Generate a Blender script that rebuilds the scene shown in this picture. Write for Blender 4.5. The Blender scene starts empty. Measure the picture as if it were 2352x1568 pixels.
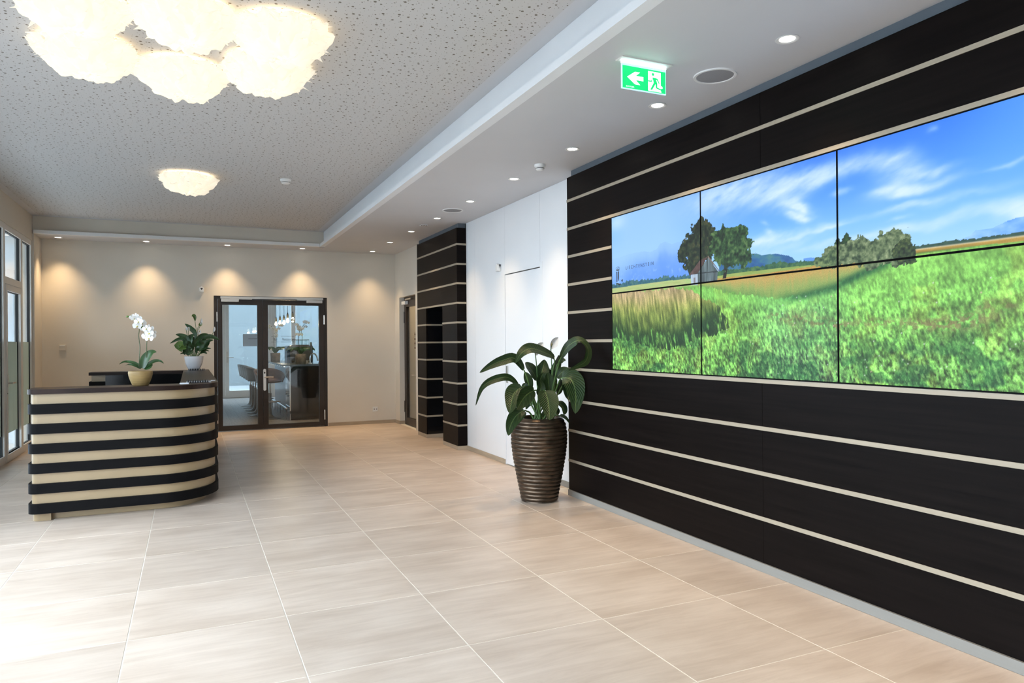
import bpy, bmesh, math, random
import numpy as np
from mathutils import Vector, Matrix
random.seed(7)
S = bpy.context.scene
COL = S.collection
PI = math.pi
# ---------------------------------------------------------------- camera
cam_d = bpy.data.cameras.new('camera'); cam = bpy.data.objects.new('camera', cam_d); COL.objects.link(cam)
cam_d.sensor_width = 36.0; cam_d.lens = 24.9735; cam_d.clip_start = 0.05; cam_d.clip_end = 200
_r = Vector((0.910799, -0.412783, -0.007463)); _u = Vector((0.006257, -0.004274, 0.999971)); _f = Vector((0.412803, 0.910820, 0.001309))
cam.matrix_world = Matrix(((_r.x, _u.x, -_f.x, 0), (_r.y, _u.y, -_f.y, 0), (_r.z, _u.z, -_f.z, 1.4402), (0, 0, 0, 1)))
S.camera = cam
# ---------------------------------------------------------------- world: bright overcast sky
W = bpy.data.worlds.new('overcast_sky'); S.world = W; W.use_nodes = True
bg = W.node_tree.nodes['Background']; bg.inputs['Color'].default_value = (0.735, 0.855, 1.0, 1); bg.inputs['Strength'].default_value = 10.4
# ---------------------------------------------------------------- exposure
S.view_settings.view_transform = 'Standard'; S.view_settings.look = 'None'
S.view_settings.exposure = 0.13; S.view_settings.gamma = 1.0; S.view_settings.use_curve_mapping = False
try:
    S.cycles.use_denoising = True; S.cycles.denoiser = 'OPENIMAGEDENOISE'
    S.cycles.max_bounces = 5; S.cycles.diffuse_bounces = 3; S.cycles.glossy_bounces = 2; S.cycles.transmission_bounces = 4; S.cycles.transparent_max_bounces = 10
    S.cycles.use_adaptive_sampling = True; S.cycles.adaptive_threshold = 0.11
    S.cycles.sample_clamp_indirect = 6.0; S.cycles.caustics_reflective = False; S.cycles.caustics_refractive = False
except Exception: pass
SPOT_W = 68.0; SPOT_COL = (1.0, 0.72, 0.42)
SHADE_W = 5.0; SHADE_COL = (1.0, 0.91, 0.74)
# room levels (metres)
ZS = 3.05      # soffit underside
ZC = 3.31      # perforated ceiling
XR = 3.245     # dark clad wall face
XW = 3.40      # white wall face
YF = 12.65     # far wall face
XL = -2.06     # window wall
YB = -3.6      # wall behind the camera
def portal(name, loc, rot, sx, sy):          # guides sky light through a window opening (emits nothing itself)
    d = bpy.data.lights.new(name, 'AREA'); d.shape = 'RECTANGLE'; d.size = sx; d.size_y = sy
    d.cycles.is_portal = True
    o = bpy.data.objects.new(name, d); o.location = loc; o.rotation_euler = rot; COL.objects.link(o)
portal('sky_portal', (XL-0.16, 4.2, 1.45), (0, -PI/2, 0), 2.9, 15.6)
portal('sky_portal', (-6.7, 11.7, 1.45), (0, -PI/2, 0), 2.9, 10.6)
portal('sky_portal', (1.6, 20.62, 1.5), (-PI/2, 0, 0), 6.6, 2.9)
# ---------------------------------------------------------------- measured points (metres)
MT_L=[(0.108,2.136),(0.252,2.147),(0.35,2.148),(0.457,2.147),(0.548,2.128),(0.637,2.144),(0.674,2.176),(0.735,2.187),(0.818,2.154),(0.876,2.161),(0.95,2.162),(0.988,2.129),(1.031,2.067),(1.063,1.994)]
FOR_L_TOP=[(-0.016,1.913),(0.178,1.923),(0.277,1.935),(0.387,1.918),(0.545,1.92),(0.72,1.924),(0.884,1.909),(1.029,1.907)]
FOR_L_BOT=[(-0.016,1.886),(0.249,1.889),(0.519,1.892),(0.767,1.89),(1.034,1.885)]
HUT_ROOF=[(1.219,2.022),(1.109,1.915),(1.016,1.907),(1.021,1.918),(1.132,2.001)]
HUT_GABLE=[(1.219,2.012),(1.317,1.911),(1.31,1.849),(1.109,1.844),(1.109,1.915)]
HUT_SIDE=[(1.032,1.908),(1.109,1.912),(1.108,1.833),(1.037,1.837)]
HUT_DOOR=[(1.063,1.887),(1.083,1.887),(1.082,1.84),(1.063,1.84)]
HUT_EAVE=[(1.219,2.025),(1.332,1.913),(1.329,1.906),(1.217,2.013)]
HUT_LINE=[(1.109,1.914),(1.315,1.908)]
TREE1=[(1.15,2.217,0.085),(1.108,2.196,0.09),(1.221,2.18,0.08),(1.064,2.147,0.09),(1.169,2.126,0.11),(0.999,2.12,0.07),(0.954,2.076,0.07),(0.937,2.036,0.05),(1.031,2.067,0.09),(1.127,2.063,0.11),(1.22,2.072,0.11),(1.073,2.007,0.09),(1.03,1.97,0.07),(1.105,1.969,0.08),(0.965,2.019,0.05),(1.261,2.147,0.06)]
TREE2=[(1.387,2.136,0.085),(1.32,2.113,0.09),(1.453,2.121,0.08),(1.526,2.111,0.075),(1.579,2.072,0.065),(1.614,2.052,0.03),(1.285,2.064,0.07),(1.367,2.06,0.11),(1.461,2.042,0.1),(1.405,1.997,0.09),(1.328,2.013,0.07),(1.525,2.009,0.08),(1.578,1.984,0.07),(1.604,1.969,0.04),(1.551,1.949,0.05),(1.451,1.973,0.06)]
TRUNK2=[(1.395,1.992),(1.396,1.92),(1.38,1.855)]
HILL_R=[(1.357,1.976),(1.497,1.968),(1.622,1.99),(1.673,1.987),(1.723,1.97),(1.789,1.969),(1.845,1.964),(1.937,1.943),(1.967,1.928),(1.989,1.908),(2.033,1.898),(2.133,1.893),(2.268,1.873)]
HILL_F=[(1.975,1.914),(2.034,1.914),(2.105,1.913),(2.188,1.899),(2.294,1.875)]
HEDGE_TOP=[(1.308,1.909),(1.45,1.908),(1.586,1.902),(1.722,1.903),(1.804,1.907),(1.883,1.914),(1.944,1.893),(2.033,1.898),(2.119,1.891),(2.174,1.894),(2.294,1.875)]
HEDGE_BOT=[(1.307,1.876),(1.496,1.882),(1.722,1.877),(1.944,1.875),(2.133,1.868),(2.294,1.862)]
TAN_TOP=[(1.307,1.861),(1.496,1.859),(1.755,1.855),(1.989,1.859),(2.167,1.864),(2.294,1.865),(2.289,1.866),(2.43,1.864),(2.563,1.865),(2.657,1.866),(2.729,1.852)]
TAN_BOT=[(1.166,1.817),(1.306,1.785),(1.449,1.756),(1.627,1.725),(1.834,1.694),(1.987,1.692),(2.096,1.708),(2.2,1.723),(2.293,1.738),(2.293,1.75),(2.371,1.771),(2.471,1.802),(2.6,1.836),(2.678,1.857)]
CONIFER=[[(2.348,2.026),(2.402,1.916)],[(2.29,2.009),(2.26,1.933)],[(2.646,1.966),(2.67,1.931)]]
BUSH=[(2.244,1.901,0.07),(2.296,1.907,0.07),(2.375,1.904,0.075),(2.431,1.904,0.085),(2.465,1.923,0.05),(2.492,1.891,0.085),(2.538,1.891,0.07),(2.589,1.908,0.09),(2.633,1.908,0.095),(2.664,1.887,0.08),(2.688,1.873,0.07),(2.709,1.871,0.06),(2.201,1.88,0.04),(2.248,1.891,0.05),(2.154,1.882,0.03)]
FOR_R_TOP=[(2.715,1.896),(2.805,1.897),(2.905,1.9),(3.019,1.895),(3.117,1.894),(3.242,1.897),(3.382,1.896)]
FOR_R_BOT=[(2.724,1.879),(2.861,1.879),(3.069,1.878),(3.242,1.878),(3.382,1.877)]
TAN_R_BOT=[(2.724,1.859),(2.861,1.861),(3.069,1.861),(3.242,1.856),(3.381,1.855)]
MT_R=[(2.965,1.898),(3.014,1.911),(3.042,1.931),(3.079,1.929),(3.118,1.931),(3.183,1.954),(3.243,1.962),(3.32,1.97),(3.403,1.974)]
TALL_EDGE=[(0.883,1.829),(0.973,1.807),(1.081,1.775),(1.155,1.746),(1.256,1.713),(1.334,1.666),(1.391,1.598),(1.428,1.558),(1.446,1.525),(1.351,1.501),(1.151,1.463),(0.99,1.409),(0.761,1.379),(0.513,1.401),(0.312,1.424),(0.128,1.457),(-0.007,1.474)]
SOIL=[(2.298,1.523,0.05),(2.468,1.529,0.05),(2.614,1.53,0.05),(2.75,1.511,0.06),(2.867,1.508,0.07),(2.963,1.51,0.07),(3.041,1.535,0.06),(3.129,1.585,0.06),(1.833,1.588,0.05),(1.986,1.565,0.06),(2.13,1.544,0.06),(2.264,1.518,0.05)]
CLOUD=[(1.214,2.417,0.25,0.1,0.5),(1.456,2.416,0.3,0.12,0.75),(1.677,2.391,0.3,0.11,0.8),(1.841,2.329,0.2,0.09,0.8),(1.956,2.26,0.14,0.05,0.8),(2.037,2.211,0.09,0.04,1),(2.072,2.177,0.05,0.03,0.9),(1.977,2.181,0.06,0.02,0.9),(2.036,2.149,0.08,0.022,1),(2.058,2.134,0.05,0.02,0.9),(2.031,2.384,0.2,0.05,0.9),(2.172,2.353,0.18,0.05,0.8),(1.674,2.066,0.2,0.035,0.6),(1.838,2.062,0.25,0.03,0.8),(2.028,2.053,0.3,0.02,0.8),(2.169,2.052,0.2,0.012,0.7),(1.798,2.097,0.06,0.03,0.7),(1.837,1.996,0.35,0.04,0.5),(2.202,1.973,0.2,0.02,0.5),(1.75,2.165,0.04,0.015,0.5),(2.264,2.371,0.15,0.05,0.6),(2.33,2.381,0.13,0.05,0.55),(2.489,2.373,0.1,0.05,0.7),(2.606,2.329,0.1,0.05,0.7),(2.668,2.348,0.1,0.05,0.5),(2.691,2.271,0.14,0.05,0.75),(2.808,2.24,0.14,0.022,0.7),(2.605,2.205,0.12,0.025,0.8),(2.726,2.181,0.16,0.035,0.9),(2.69,2.166,0.1,0.02,0.8),(2.808,2.175,0.16,0.025,0.5),(2.329,2.248,0.06,0.015,0.6),(2.678,2.107,0.18,0.015,0.6),(2.778,2.1,0.2,0.015,0.55),(2.671,2.047,0.06,0.012,0.5),(2.499,1.983,0.4,0.022,0.5),(2.628,1.976,0.2,0.03,0.5),(2.995,2.097,0.25,0.02,0.35),(3.07,2.027,0.3,0.03,0.4),(3.211,2.012,0.09,0.04,0.9),(3.229,1.981,0.09,0.05,0.9),(2.943,1.998,0.25,0.02,0.4),(3.204,2.196,0.14,0.012,0.5),(2.838,2.456,0.03,0.02,0.4)]
TXT=[[3.245,4.89,2.028],[3.245,4.327,2.026],[3.245,4.889,2.055],[3.245,4.326,2.051]]
LOGO_STEM=[[(0.07,2.022),(0.084,2.022),(0.084,1.964),(0.078,1.939),(0.066,1.933),(0.071,1.96)],[(0.095,2.022),(0.11,2.022),(0.108,1.962),(0.097,1.944),(0.083,1.936),(0.093,1.961)]]
LOGO_FOOT=[[(0.057,1.928),(0.082,1.928),(0.124,1.918),(0.144,1.919),(0.124,1.906),(0.099,1.912)],[(0.141,1.947),(0.166,1.953),(0.162,1.937),(0.153,1.925)]]
LOGO_BAND=[[(0.065,2.041),(0.117,2.037),(0.112,2.029),(0.07,2.03)]]
LOGO_CROWN=[[(0.068,2.044),(0.064,2.052),(0.072,2.058),(0.086,2.052),(0.092,2.04)],[(0.092,2.04),(0.099,2.052),(0.113,2.056),(0.119,2.049),(0.114,2.039)],[(0.093,2.053),(0.093,2.066)],[(0.086,2.062),(0.099,2.062)]]
SEAM=[3.389,3.262]
PLANT_LEAVES=[([[2.889,5.85,0.761],[2.833,5.829,0.947],[2.763,5.807,1.12],[2.72,5.786,1.196],[2.619,5.764,1.3],[2.485,5.743,1.279],[2.365,5.721,1.236],[2.263,5.7,1.183]],0.075,3),([[2.961,5.85,0.763],[3.004,5.836,0.983],[3.034,5.821,1.177],[3.04,5.807,1.29],[2.925,5.793,1.35],[2.788,5.779,1.384],[2.689,5.764,1.343],[2.622,5.75,1.256]],0.102,3),([[2.865,5.85,0.768],[2.792,5.819,0.907],[2.697,5.787,1.039],[2.648,5.756,1.068],[2.532,5.724,1.135],[2.374,5.693,1.115],[2.263,5.661,1.05],[2.196,5.63,0.91]],0.056,3),([[2.877,5.85,0.762],[2.817,5.797,0.907],[2.728,5.743,1.03],[2.657,5.69,1.047],[2.559,5.637,1.001],[2.506,5.583,0.925],[2.465,5.53,0.839]],0.134,3),([[2.913,5.85,0.76],[2.872,5.79,0.906],[2.832,5.73,0.995],[2.768,5.67,1.014],[2.659,5.61,0.978],[2.58,5.55,0.925],[2.513,5.49,0.871]],0.123,3),([[2.949,5.85,0.764],[2.92,5.79,0.904],[2.884,5.73,0.994],[2.872,5.67,1.008],[2.87,5.61,0.939],[2.853,5.55,0.852],[2.824,5.49,0.767]],0.161,3),([[2.985,5.85,0.762],[3.001,5.808,0.856],[3.022,5.767,0.901],[3.024,5.725,0.904],[3.043,5.683,0.875],[3.047,5.642,0.836],[3.024,5.6,0.794]],0.091,3),([[2.842,5.85,0.769],[2.788,5.8,0.803],[2.729,5.75,0.827],[2.683,5.7,0.839],[2.586,5.65,0.805],[2.507,5.6,0.733],[2.46,5.55,0.648]],0.107,3),([[3.034,5.85,0.754],[3.042,5.808,0.768],[3.045,5.767,0.774],[3.035,5.725,0.776],[3.054,5.683,0.771],[3.073,5.642,0.748],[3.08,5.6,0.714]],0.052,3),([[2.985,5.85,0.762],[3.018,5.793,0.942],[3.049,5.737,1.073],[3.055,5.68,1.117],[3.12,5.623,1.097],[3.129,5.567,0.974],[3.09,5.51,0.808]],0.177,3),([[2.961,5.85,0.763],[3.009,5.774,1.029],[3.025,5.699,1.223],[3.005,5.623,1.288],[3.045,5.548,1.403],[3.121,5.472,1.454],[3.157,5.397,1.382],[3.097,5.321,1.282],[2.973,5.246,1.237],[2.836,5.17,1.21]],0.075,3),([[2.901,5.85,0.766],[2.901,5.858,0.942],[2.894,5.867,1.06],[2.895,5.875,1.092],[2.861,5.883,1.168],[2.818,5.892,1.222],[2.793,5.9,1.257]],0.123,3),([[2.935,5.87,0.763],[2.94,5.883,0.896],[2.941,5.897,1.003],[2.945,5.91,1.056],[2.971,5.923,1.153],[2.997,5.937,1.217],[3.016,5.95,1.277]],0.113,3),([[3.011,5.9,0.756],[3.039,5.917,0.933],[3.055,5.933,1.063],[3.07,5.95,1.106],[3.135,5.967,1.191],[3.176,5.983,1.257],[3.194,6.0,1.317]],0.086,3),([[2.997,5.85,0.761],[3.027,5.833,0.939],[3.055,5.817,1.079],[3.065,5.8,1.112],[3.111,5.783,1.165],[3.151,5.767,1.181],[3.169,5.75,1.184]],0.075,3),([[2.876,5.8,0.772],[2.878,5.788,0.906],[2.873,5.777,1.012],[2.867,5.765,1.045],[2.868,5.753,1.098],[2.876,5.742,1.13],[2.892,5.73,1.162]],0.097,3),([[2.958,5.82,0.766],[2.971,5.808,0.879],[2.978,5.797,0.965],[2.976,5.785,0.998],[2.966,5.773,1.063],[2.955,5.762,1.117],[2.94,5.75,1.165]],0.102,3),([[3.009,5.85,0.761],[3.025,5.867,0.851],[3.04,5.883,0.935],[3.055,5.9,0.977],[3.083,5.917,1.063],[3.095,5.933,1.128],[3.095,5.95,1.182]],0.086,3),([[2.89,5.9,0.762],[2.859,5.908,0.898],[2.828,5.917,1.006],[2.823,5.925,1.016],[2.806,5.933,1.038],[2.793,5.942,1.038],[2.778,5.95,1.025]],0.048,3),([[3.035,5.9,0.755],[3.102,5.883,0.933],[3.155,5.867,1.03],[3.159,5.85,1.053],[3.18,5.833,0.999],[3.189,5.817,0.934],[3.186,5.8,0.903]],0.064,3),([[2.96,5.8,0.768],[2.959,5.775,0.807],[2.964,5.75,0.82],[2.969,5.725,0.822],[2.992,5.7,0.833],[2.991,5.675,0.814],[2.983,5.65,0.786]],0.075,3),([[3.06,5.9,0.781],[3.081,5.892,0.933],[3.104,5.883,1.195],[3.118,5.875,1.238],[3.145,5.867,1.265],[3.168,5.858,1.273],[3.185,5.85,1.268]],0.038,3),([[2.951,5.95,0.755],[2.923,5.967,0.869],[2.896,5.983,0.978],[2.892,6.0,1.01],[2.877,6.017,1.086],[2.867,6.033,1.13],[2.857,6.05,1.162]],0.075,3),([[2.999,5.95,0.752],[3.017,5.958,0.888],[3.029,5.967,1.018],[3.034,5.975,1.051],[3.047,5.983,1.127],[3.059,5.992,1.181],[3.06,6.0,1.225]],0.091,3),([[2.963,5.95,0.754],[2.927,5.95,0.837],[2.903,5.95,0.893],[2.891,5.95,0.904],[2.867,5.95,0.894],[2.837,5.95,0.863],[2.819,5.95,0.821]],0.059,3),([[3.036,5.95,0.75],[3.097,5.947,0.841],[3.133,5.943,0.928],[3.144,5.94,0.95],[3.168,5.937,1.015],[3.173,5.933,1.059],[3.165,5.93,1.104]],0.07,3),([[2.85,5.77,0.776],[2.842,5.753,0.867],[2.846,5.737,0.942],[2.844,5.72,0.964],[2.848,5.703,1.017],[2.843,5.687,1.06],[2.826,5.67,1.103]],0.075,3)]
PLANT_FLOWERS=[[[2.901,5.85,0.772],[2.891,5.85,1.04],[2.883,5.85,1.222],[2.876,5.85,1.361],[2.955,5.85,1.435]],[[3.003,5.85,0.767],[3.037,5.85,1.111],[3.035,5.85,1.294],[3.037,5.85,1.408],[3.111,5.85,1.483]]]
ORCHID_STEMS=[[[-0.409,7.06,1.237],[-0.409,7.06,1.306],[-0.403,7.06,1.423],[-0.412,7.06,1.521],[-0.407,7.06,1.575],[-0.413,7.06,1.634],[-0.437,7.06,1.678],[-0.475,7.06,1.699],[-0.501,7.06,1.692]],[[-0.37,7.06,1.237],[-0.35,7.06,1.295],[-0.351,7.06,1.403],[-0.347,7.06,1.482],[-0.333,7.06,1.531],[-0.35,7.06,1.585],[-0.385,7.06,1.605],[-0.405,7.06,1.597]]]
ORCHID_FLOWERS=[[-0.457,7.04,1.684],[-0.438,7.08,1.698],[-0.446,7.03,1.672],[-0.41,7.01,1.647],[-0.395,7.09,1.649],[-0.422,7.03,1.609],[-0.385,7.06,1.634],[-0.421,7.08,1.674],[-0.348,7.01,1.584],[-0.329,7.08,1.59],[-0.369,7.09,1.59],[-0.328,7.01,1.545],[-0.31,7.04,1.521],[-0.354,7.04,1.521],[-0.329,7.01,1.501],[-0.308,7.09,1.551]]
ORCHID_BUDS=[[-0.499,7.06,1.692],[-0.48,7.06,1.694],[-0.469,7.06,1.694],[-0.398,7.06,1.597],[-0.383,7.06,1.601]]
ORCHID_LEAVES=[([[-0.396,7.06,1.235],[-0.422,7.06,1.267],[-0.469,7.06,1.29],[-0.525,7.06,1.296],[-0.561,7.01,1.275]],0.03),([[-0.4,7.06,1.232],[-0.431,7.06,1.253],[-0.465,7.06,1.268],[-0.495,7.06,1.271],[-0.511,6.98,1.265]],0.018),([[-0.383,7.06,1.237],[-0.369,7.06,1.3],[-0.343,7.06,1.344],[-0.308,7.06,1.378],[-0.272,7.06,1.378]],0.075),([[-0.379,7.06,1.234],[-0.335,7.06,1.27],[-0.29,7.06,1.297],[-0.246,7.06,1.298],[-0.212,7.01,1.276]],0.035),([[-0.37,7.06,1.232],[-0.348,7.06,1.241],[-0.33,7.06,1.251],[-0.313,7.06,1.262],[-0.303,7.06,1.262]],0.05)]
ORCHID_POT=[[-0.403,7.06,1.074],[-0.497,7.06,1.214],[-0.303,7.06,1.209],[-0.467,7.06,1.083]]
TOPZ_ORCH=[-0.403,7.06,1.076]
WPOT=[[0.048,11.0,1.093],[-0.077,11.0,1.28],[0.176,11.0,1.276],[-0.022,11.0,1.101],[0.113,11.0,1.098]]
WP_LEAVES=[([[0.025,11.0,1.296],[-0.019,11.0,1.503],[-0.098,11.0,1.566],[-0.183,11.0,1.588]],0.07),([[0.014,11.0,1.296],[-0.07,11.0,1.491],[-0.144,11.0,1.522],[-0.256,11.0,1.461]],0.05),([[0.002,11.0,1.296],[-0.042,11.0,1.422],[-0.088,11.0,1.422],[-0.153,11.0,1.432],[-0.1,11.0,1.341]],0.13),([[0.048,11.0,1.296],[0.073,11.0,1.565],[0.016,11.0,1.672],[-0.066,11.0,1.738]],0.07),([[0.083,11.0,1.295],[0.141,11.0,1.502],[0.229,11.0,1.552],[0.304,11.0,1.546],[0.386,11.0,1.507]],0.07),([[0.094,11.0,1.295],[0.17,11.0,1.439],[0.228,11.0,1.489],[0.307,11.0,1.508]],0.06),([[0.094,11.0,1.295],[0.141,11.0,1.376],[0.187,11.0,1.407],[0.257,11.0,1.476]],0.12),([[0.106,11.0,1.295],[0.152,11.0,1.363],[0.199,11.0,1.388],[0.274,11.0,1.384]],0.04),([[0.106,11.0,1.295],[0.152,11.0,1.345],[0.198,11.0,1.36],[0.248,11.0,1.347]],0.04),([[0.106,11.0,1.295],[0.146,11.0,1.326],[0.181,11.0,1.338],[0.221,11.0,1.309]],0.045),([[0.06,11.0,1.295],[0.084,11.0,1.471],[0.153,11.0,1.565],[0.235,11.0,1.593]],0.08),([[0.025,11.0,1.296],[-0.008,11.0,1.44],[0.004,11.0,1.534],[0.05,11.0,1.591]],0.11),([[0.014,11.0,1.296],[-0.031,11.0,1.409],[-0.042,11.0,1.503],[-0.047,11.0,1.566]],0.1),([[0.06,11.0,1.295],[0.078,11.0,1.44],[0.107,11.0,1.502],[0.119,11.0,1.565]],0.12),([[0.002,11.0,1.296],[-0.032,11.0,1.34],[-0.06,11.0,1.36],[-0.074,11.0,1.3]],0.1),([[0.037,11.0,1.296],[0.009,11.0,1.378],[-0.014,11.0,1.347],[-0.032,11.0,1.29]],0.11),([[0.083,11.0,1.295],[0.118,11.0,1.408],[0.158,11.0,1.452],[0.199,11.0,1.502]],0.11),([[0.049,11.1,1.294],[0.038,11.1,1.44],[0.027,11.1,1.516],[0.004,11.1,1.567]],0.11),([[0.083,11.1,1.294],[0.107,11.1,1.439],[0.172,11.1,1.528],[0.26,11.1,1.572]],0.09),([[0.025,10.9,1.297],[0.003,10.85,1.409],[-0.03,10.8,1.465],[-0.064,10.8,1.475]],0.07),([[0.07,10.9,1.297],[0.093,10.85,1.409],[0.138,10.8,1.439],[0.184,10.8,1.464]],0.1),([[-0.009,11.0,1.296],[-0.06,11.0,1.316],[-0.094,11.0,1.326],[-0.131,11.0,1.311]],0.025),([[0.048,10.9,1.297],[0.025,10.85,1.378],[0.003,10.8,1.416],[-0.019,10.8,1.397]],0.1),([[0.082,10.9,1.296],[0.082,10.85,1.347],[0.115,10.8,1.378],[0.138,10.8,1.359]],0.1)]
WP_FLOWERS=[[[0.06,11.0,1.314],[0.079,11.0,1.616],[0.068,11.0,1.754],[0.052,11.0,1.848],[0.023,11.0,1.842]],[[0.083,11.0,1.314],[0.108,11.0,1.628],[0.131,11.0,1.704],[0.143,11.0,1.767],[0.149,11.0,1.817]],[[0.025,11.0,1.315],[-0.019,11.0,1.578],[-0.021,11.0,1.628],[-0.018,11.0,1.672],[-0.001,11.0,1.666]],[[0.02,11.0,1.315],[-0.036,11.0,1.578],[-0.044,11.0,1.628],[-0.049,11.0,1.672],[-0.055,11.0,1.675]],[[0.071,11.0,1.314],[0.101,11.0,1.54],[0.104,11.0,1.584],[0.119,11.0,1.628],[0.137,11.0,1.647]],[[0.117,11.0,1.313],[0.275,11.0,1.565],[0.299,11.0,1.609],[0.311,11.0,1.66],[0.322,11.0,1.698]],[[0.077,11.0,1.314],[0.096,11.0,1.641],[0.114,11.0,1.698],[0.131,11.0,1.735],[0.12,11.0,1.748]]]
COMB1=[[-0.042,7.353,1.085],[0.144,7.237,1.085]]
COMB2=[[-0.033,10.745,1.085],[0.215,10.754,1.085]]
CARD=[-0.054,7.077,1.085]
TRAY=[0.164,7.441,1.085]
WPBASE=[0.047,11.361,1.085]
BULBS=[[1.59,15.076,1.86],[1.592,14.407,1.86],[1.629,14.088,1.86],[1.561,12.966,1.86],[1.598,12.577,1.86]]
STOOLB=[[1.475,14.582,0.0],[1.233,15.254,0.0],[1.252,15.824,0.0],[1.264,16.486,0.0],[1.277,17.188,0.0],[1.286,17.801,0.0]]
# ---------------------------------------------------------------- materials
MATS = {}
def newmat(name):
    m = bpy.data.materials.new(name); m.use_nodes = True; nt = m.node_tree
    b = nt.nodes['Principled BSDF']; MATS[name] = m
    return m, nt, b
def N(nt, t, **kw):
    n = nt.nodes.new(t)
    for k, v in kw.items():
        if k in n.inputs: n.inputs[k].default_value = v
        else: setattr(n, k, v)
    return n
def mat(name, col, rough=0.5, metal=0.0, var=0.06, scale=(6, 6, 6), spec=None, bump=0.0, coat=0.0, trans=0.0):
    """principled material whose colour is broken up by a stretched noise"""
    m, nt, b = newmat(name)
    g = N(nt, 'ShaderNodeTexCoord'); mp = N(nt, 'ShaderNodeMapping'); mp.inputs['Scale'].default_value = scale
    nt.links.new(g.outputs['Object'], mp.inputs['Vector'])
    no = N(nt, 'ShaderNodeTexNoise', Scale=1.0, Detail=(1.0 if var < 0.03 else 2.5), Roughness=0.6); nt.links.new(mp.outputs[0], no.inputs['Vector'])
    cr = N(nt, 'ShaderNodeValToRGB')
    lo = tuple(max(0, c*(1-var)) for c in col); hi = tuple(min(1, c*(1+var)) for c in col)
    cr.color_ramp.elements[0].color = lo+(1,); cr.color_ramp.elements[1].color = hi+(1,)
    cr.color_ramp.elements[0].position = 0.3; cr.color_ramp.elements[1].position = 0.7
    nt.links.new(no.outputs['Fac'], cr.inputs['Fac']); nt.links.new(cr.outputs['Color'], b.inputs['Base Color'])
    b.inputs['Roughness'].default_value = rough; b.inputs['Metallic'].default_value = metal
    if spec is not None: b.inputs['Specular IOR Level'].default_value = spec
    if coat: b.inputs['Coat Weight'].default_value = coat; b.inputs['Coat Roughness'].default_value = 0.1
    if bump:
        bp = N(nt, 'ShaderNodeBump', Strength=bump, Distance=0.01); nt.links.new(no.outputs['Fac'], bp.inputs['Height']); nt.links.new(bp.outputs[0], b.inputs['Normal'])
    return m
def emis(name, col, strength):
    m, nt, b = newmat(name)
    b.inputs['Base Color'].default_value = tuple(min(.8, c) for c in col)+(1,)
    b.inputs['Emission Color'].default_value = col+(1,); b.inputs['Emission Strength'].default_value = strength
    return m
def glass(name, tint):
    m = bpy.data.materials.new(name); m.use_nodes = True; nt = m.node_tree; nt.nodes.clear(); MATS[name] = m
    t = N(nt, 'ShaderNodeBsdfTransparent'); t.inputs['Color'].default_value = tint+(1,)
    gl = N(nt, 'ShaderNodeBsdfGlossy'); gl.inputs['Roughness'].default_value = 0.02
    lw = N(nt, 'ShaderNodeLayerWeight', Blend=0.5); pw = N(nt, 'ShaderNodeMath', operation='POWER'); pw.inputs[1].default_value = 5.0; nt.links.new(lw.outputs['Facing'], pw.inputs[0])
    ma = N(nt, 'ShaderNodeMath', operation='MULTIPLY_ADD'); ma.inputs[1].default_value = 0.9; ma.inputs[2].default_value = 0.04; nt.links.new(pw.outputs[0], ma.inputs[0])
    mx = N(nt, 'ShaderNodeMixShader'); o = N(nt, 'ShaderNodeOutputMaterial')
    nt.links.new(ma.outputs[0], mx.inputs[0]); nt.links.new(t.outputs[0], mx.inputs[1]); nt.links.new(gl.outputs[0], mx.inputs[2]); nt.links.new(mx.outputs[0], o.inputs['Surface'])
    return m
mat('white_paint', (0.80, 0.80, 0.79), 0.55, var=0.015, scale=(2, 2, 2))
mat('white_lacquer', (0.84, 0.85, 0.86), 0.30, var=0.01, scale=(2, 2, 2))
mat('cove_lit_white', (0.86, 0.88, 0.90), 0.6, var=0.015, scale=(2, 2, 2))  # brighter white holds the window light falling on the cove
mat('warm_paint', (0.69, 0.635, 0.545), 0.6, var=0.015, scale=(2, 2, 2))
mat('soffit_paint', (0.64, 0.645, 0.665), 0.6, var=0.015, scale=(2, 2, 2))
mat('dark_wood', (0.0058, 0.0041, 0.0036), 0.38, var=0.35, scale=(3, 1.2, 40), spec=0.06)
mat('dark_band', (0.0055, 0.0050, 0.0052), 0.50, var=0.2, scale=(3, 3, 40), spec=0.07)
mat('dark_top', (0.024, 0.013, 0.010), 0.34, var=0.35, scale=(2.5, 30, 3), spec=0.14)
mat('black_lacquer', (0.006, 0.006, 0.007), 0.12, var=0.1, spec=0.5)
mat('trim_metal', (0.36, 0.305, 0.225), 0.38, var=0.06, scale=(1, 1, 60))
mat('plinth_metal', (0.25, 0.24, 0.215), 0.42, var=0.04, scale=(1, 1, 30))
mat('cream', (0.355, 0.255, 0.142), 0.32, var=0.05, scale=(2, 2, 2), coat=0.1)
mat('skirting', (0.40, 0.32, 0.23), 0.45, var=0.12, scale=(4, 4, 30))
mat('aluminium', (0.74, 0.71, 0.67), 0.45, var=0.03, scale=(3, 3, 3))
mat('brown_metal', (0.028, 0.019, 0.013), 0.38, var=0.1, scale=(2, 2, 12), metal=0.2)
mat('brushed_steel', (0.62, 0.58, 0.53), 0.28, metal=1.0, var=0.06, scale=(4, 4, 80))
mat('chrome', (0.75, 0.77, 0.80), 0.08, metal=1.0, var=0.03)
mat('black_rubber', (0.012, 0.012, 0.013), 0.6, var=0.1)
mat('white_plastic', (0.82, 0.82, 0.80), 0.35, var=0.02)
mat('grey_plastic', (0.30, 0.30, 0.31), 0.6, var=0.05, scale=(200, 200, 200))
mat('grout', (0.86, 0.78, 0.67), 0.8, var=0.06, scale=(30, 30, 30))
mat('leaf_green', (0.030, 0.075, 0.022), 0.32, var=0.45, scale=(9, 9, 9), spec=0.5)
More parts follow.
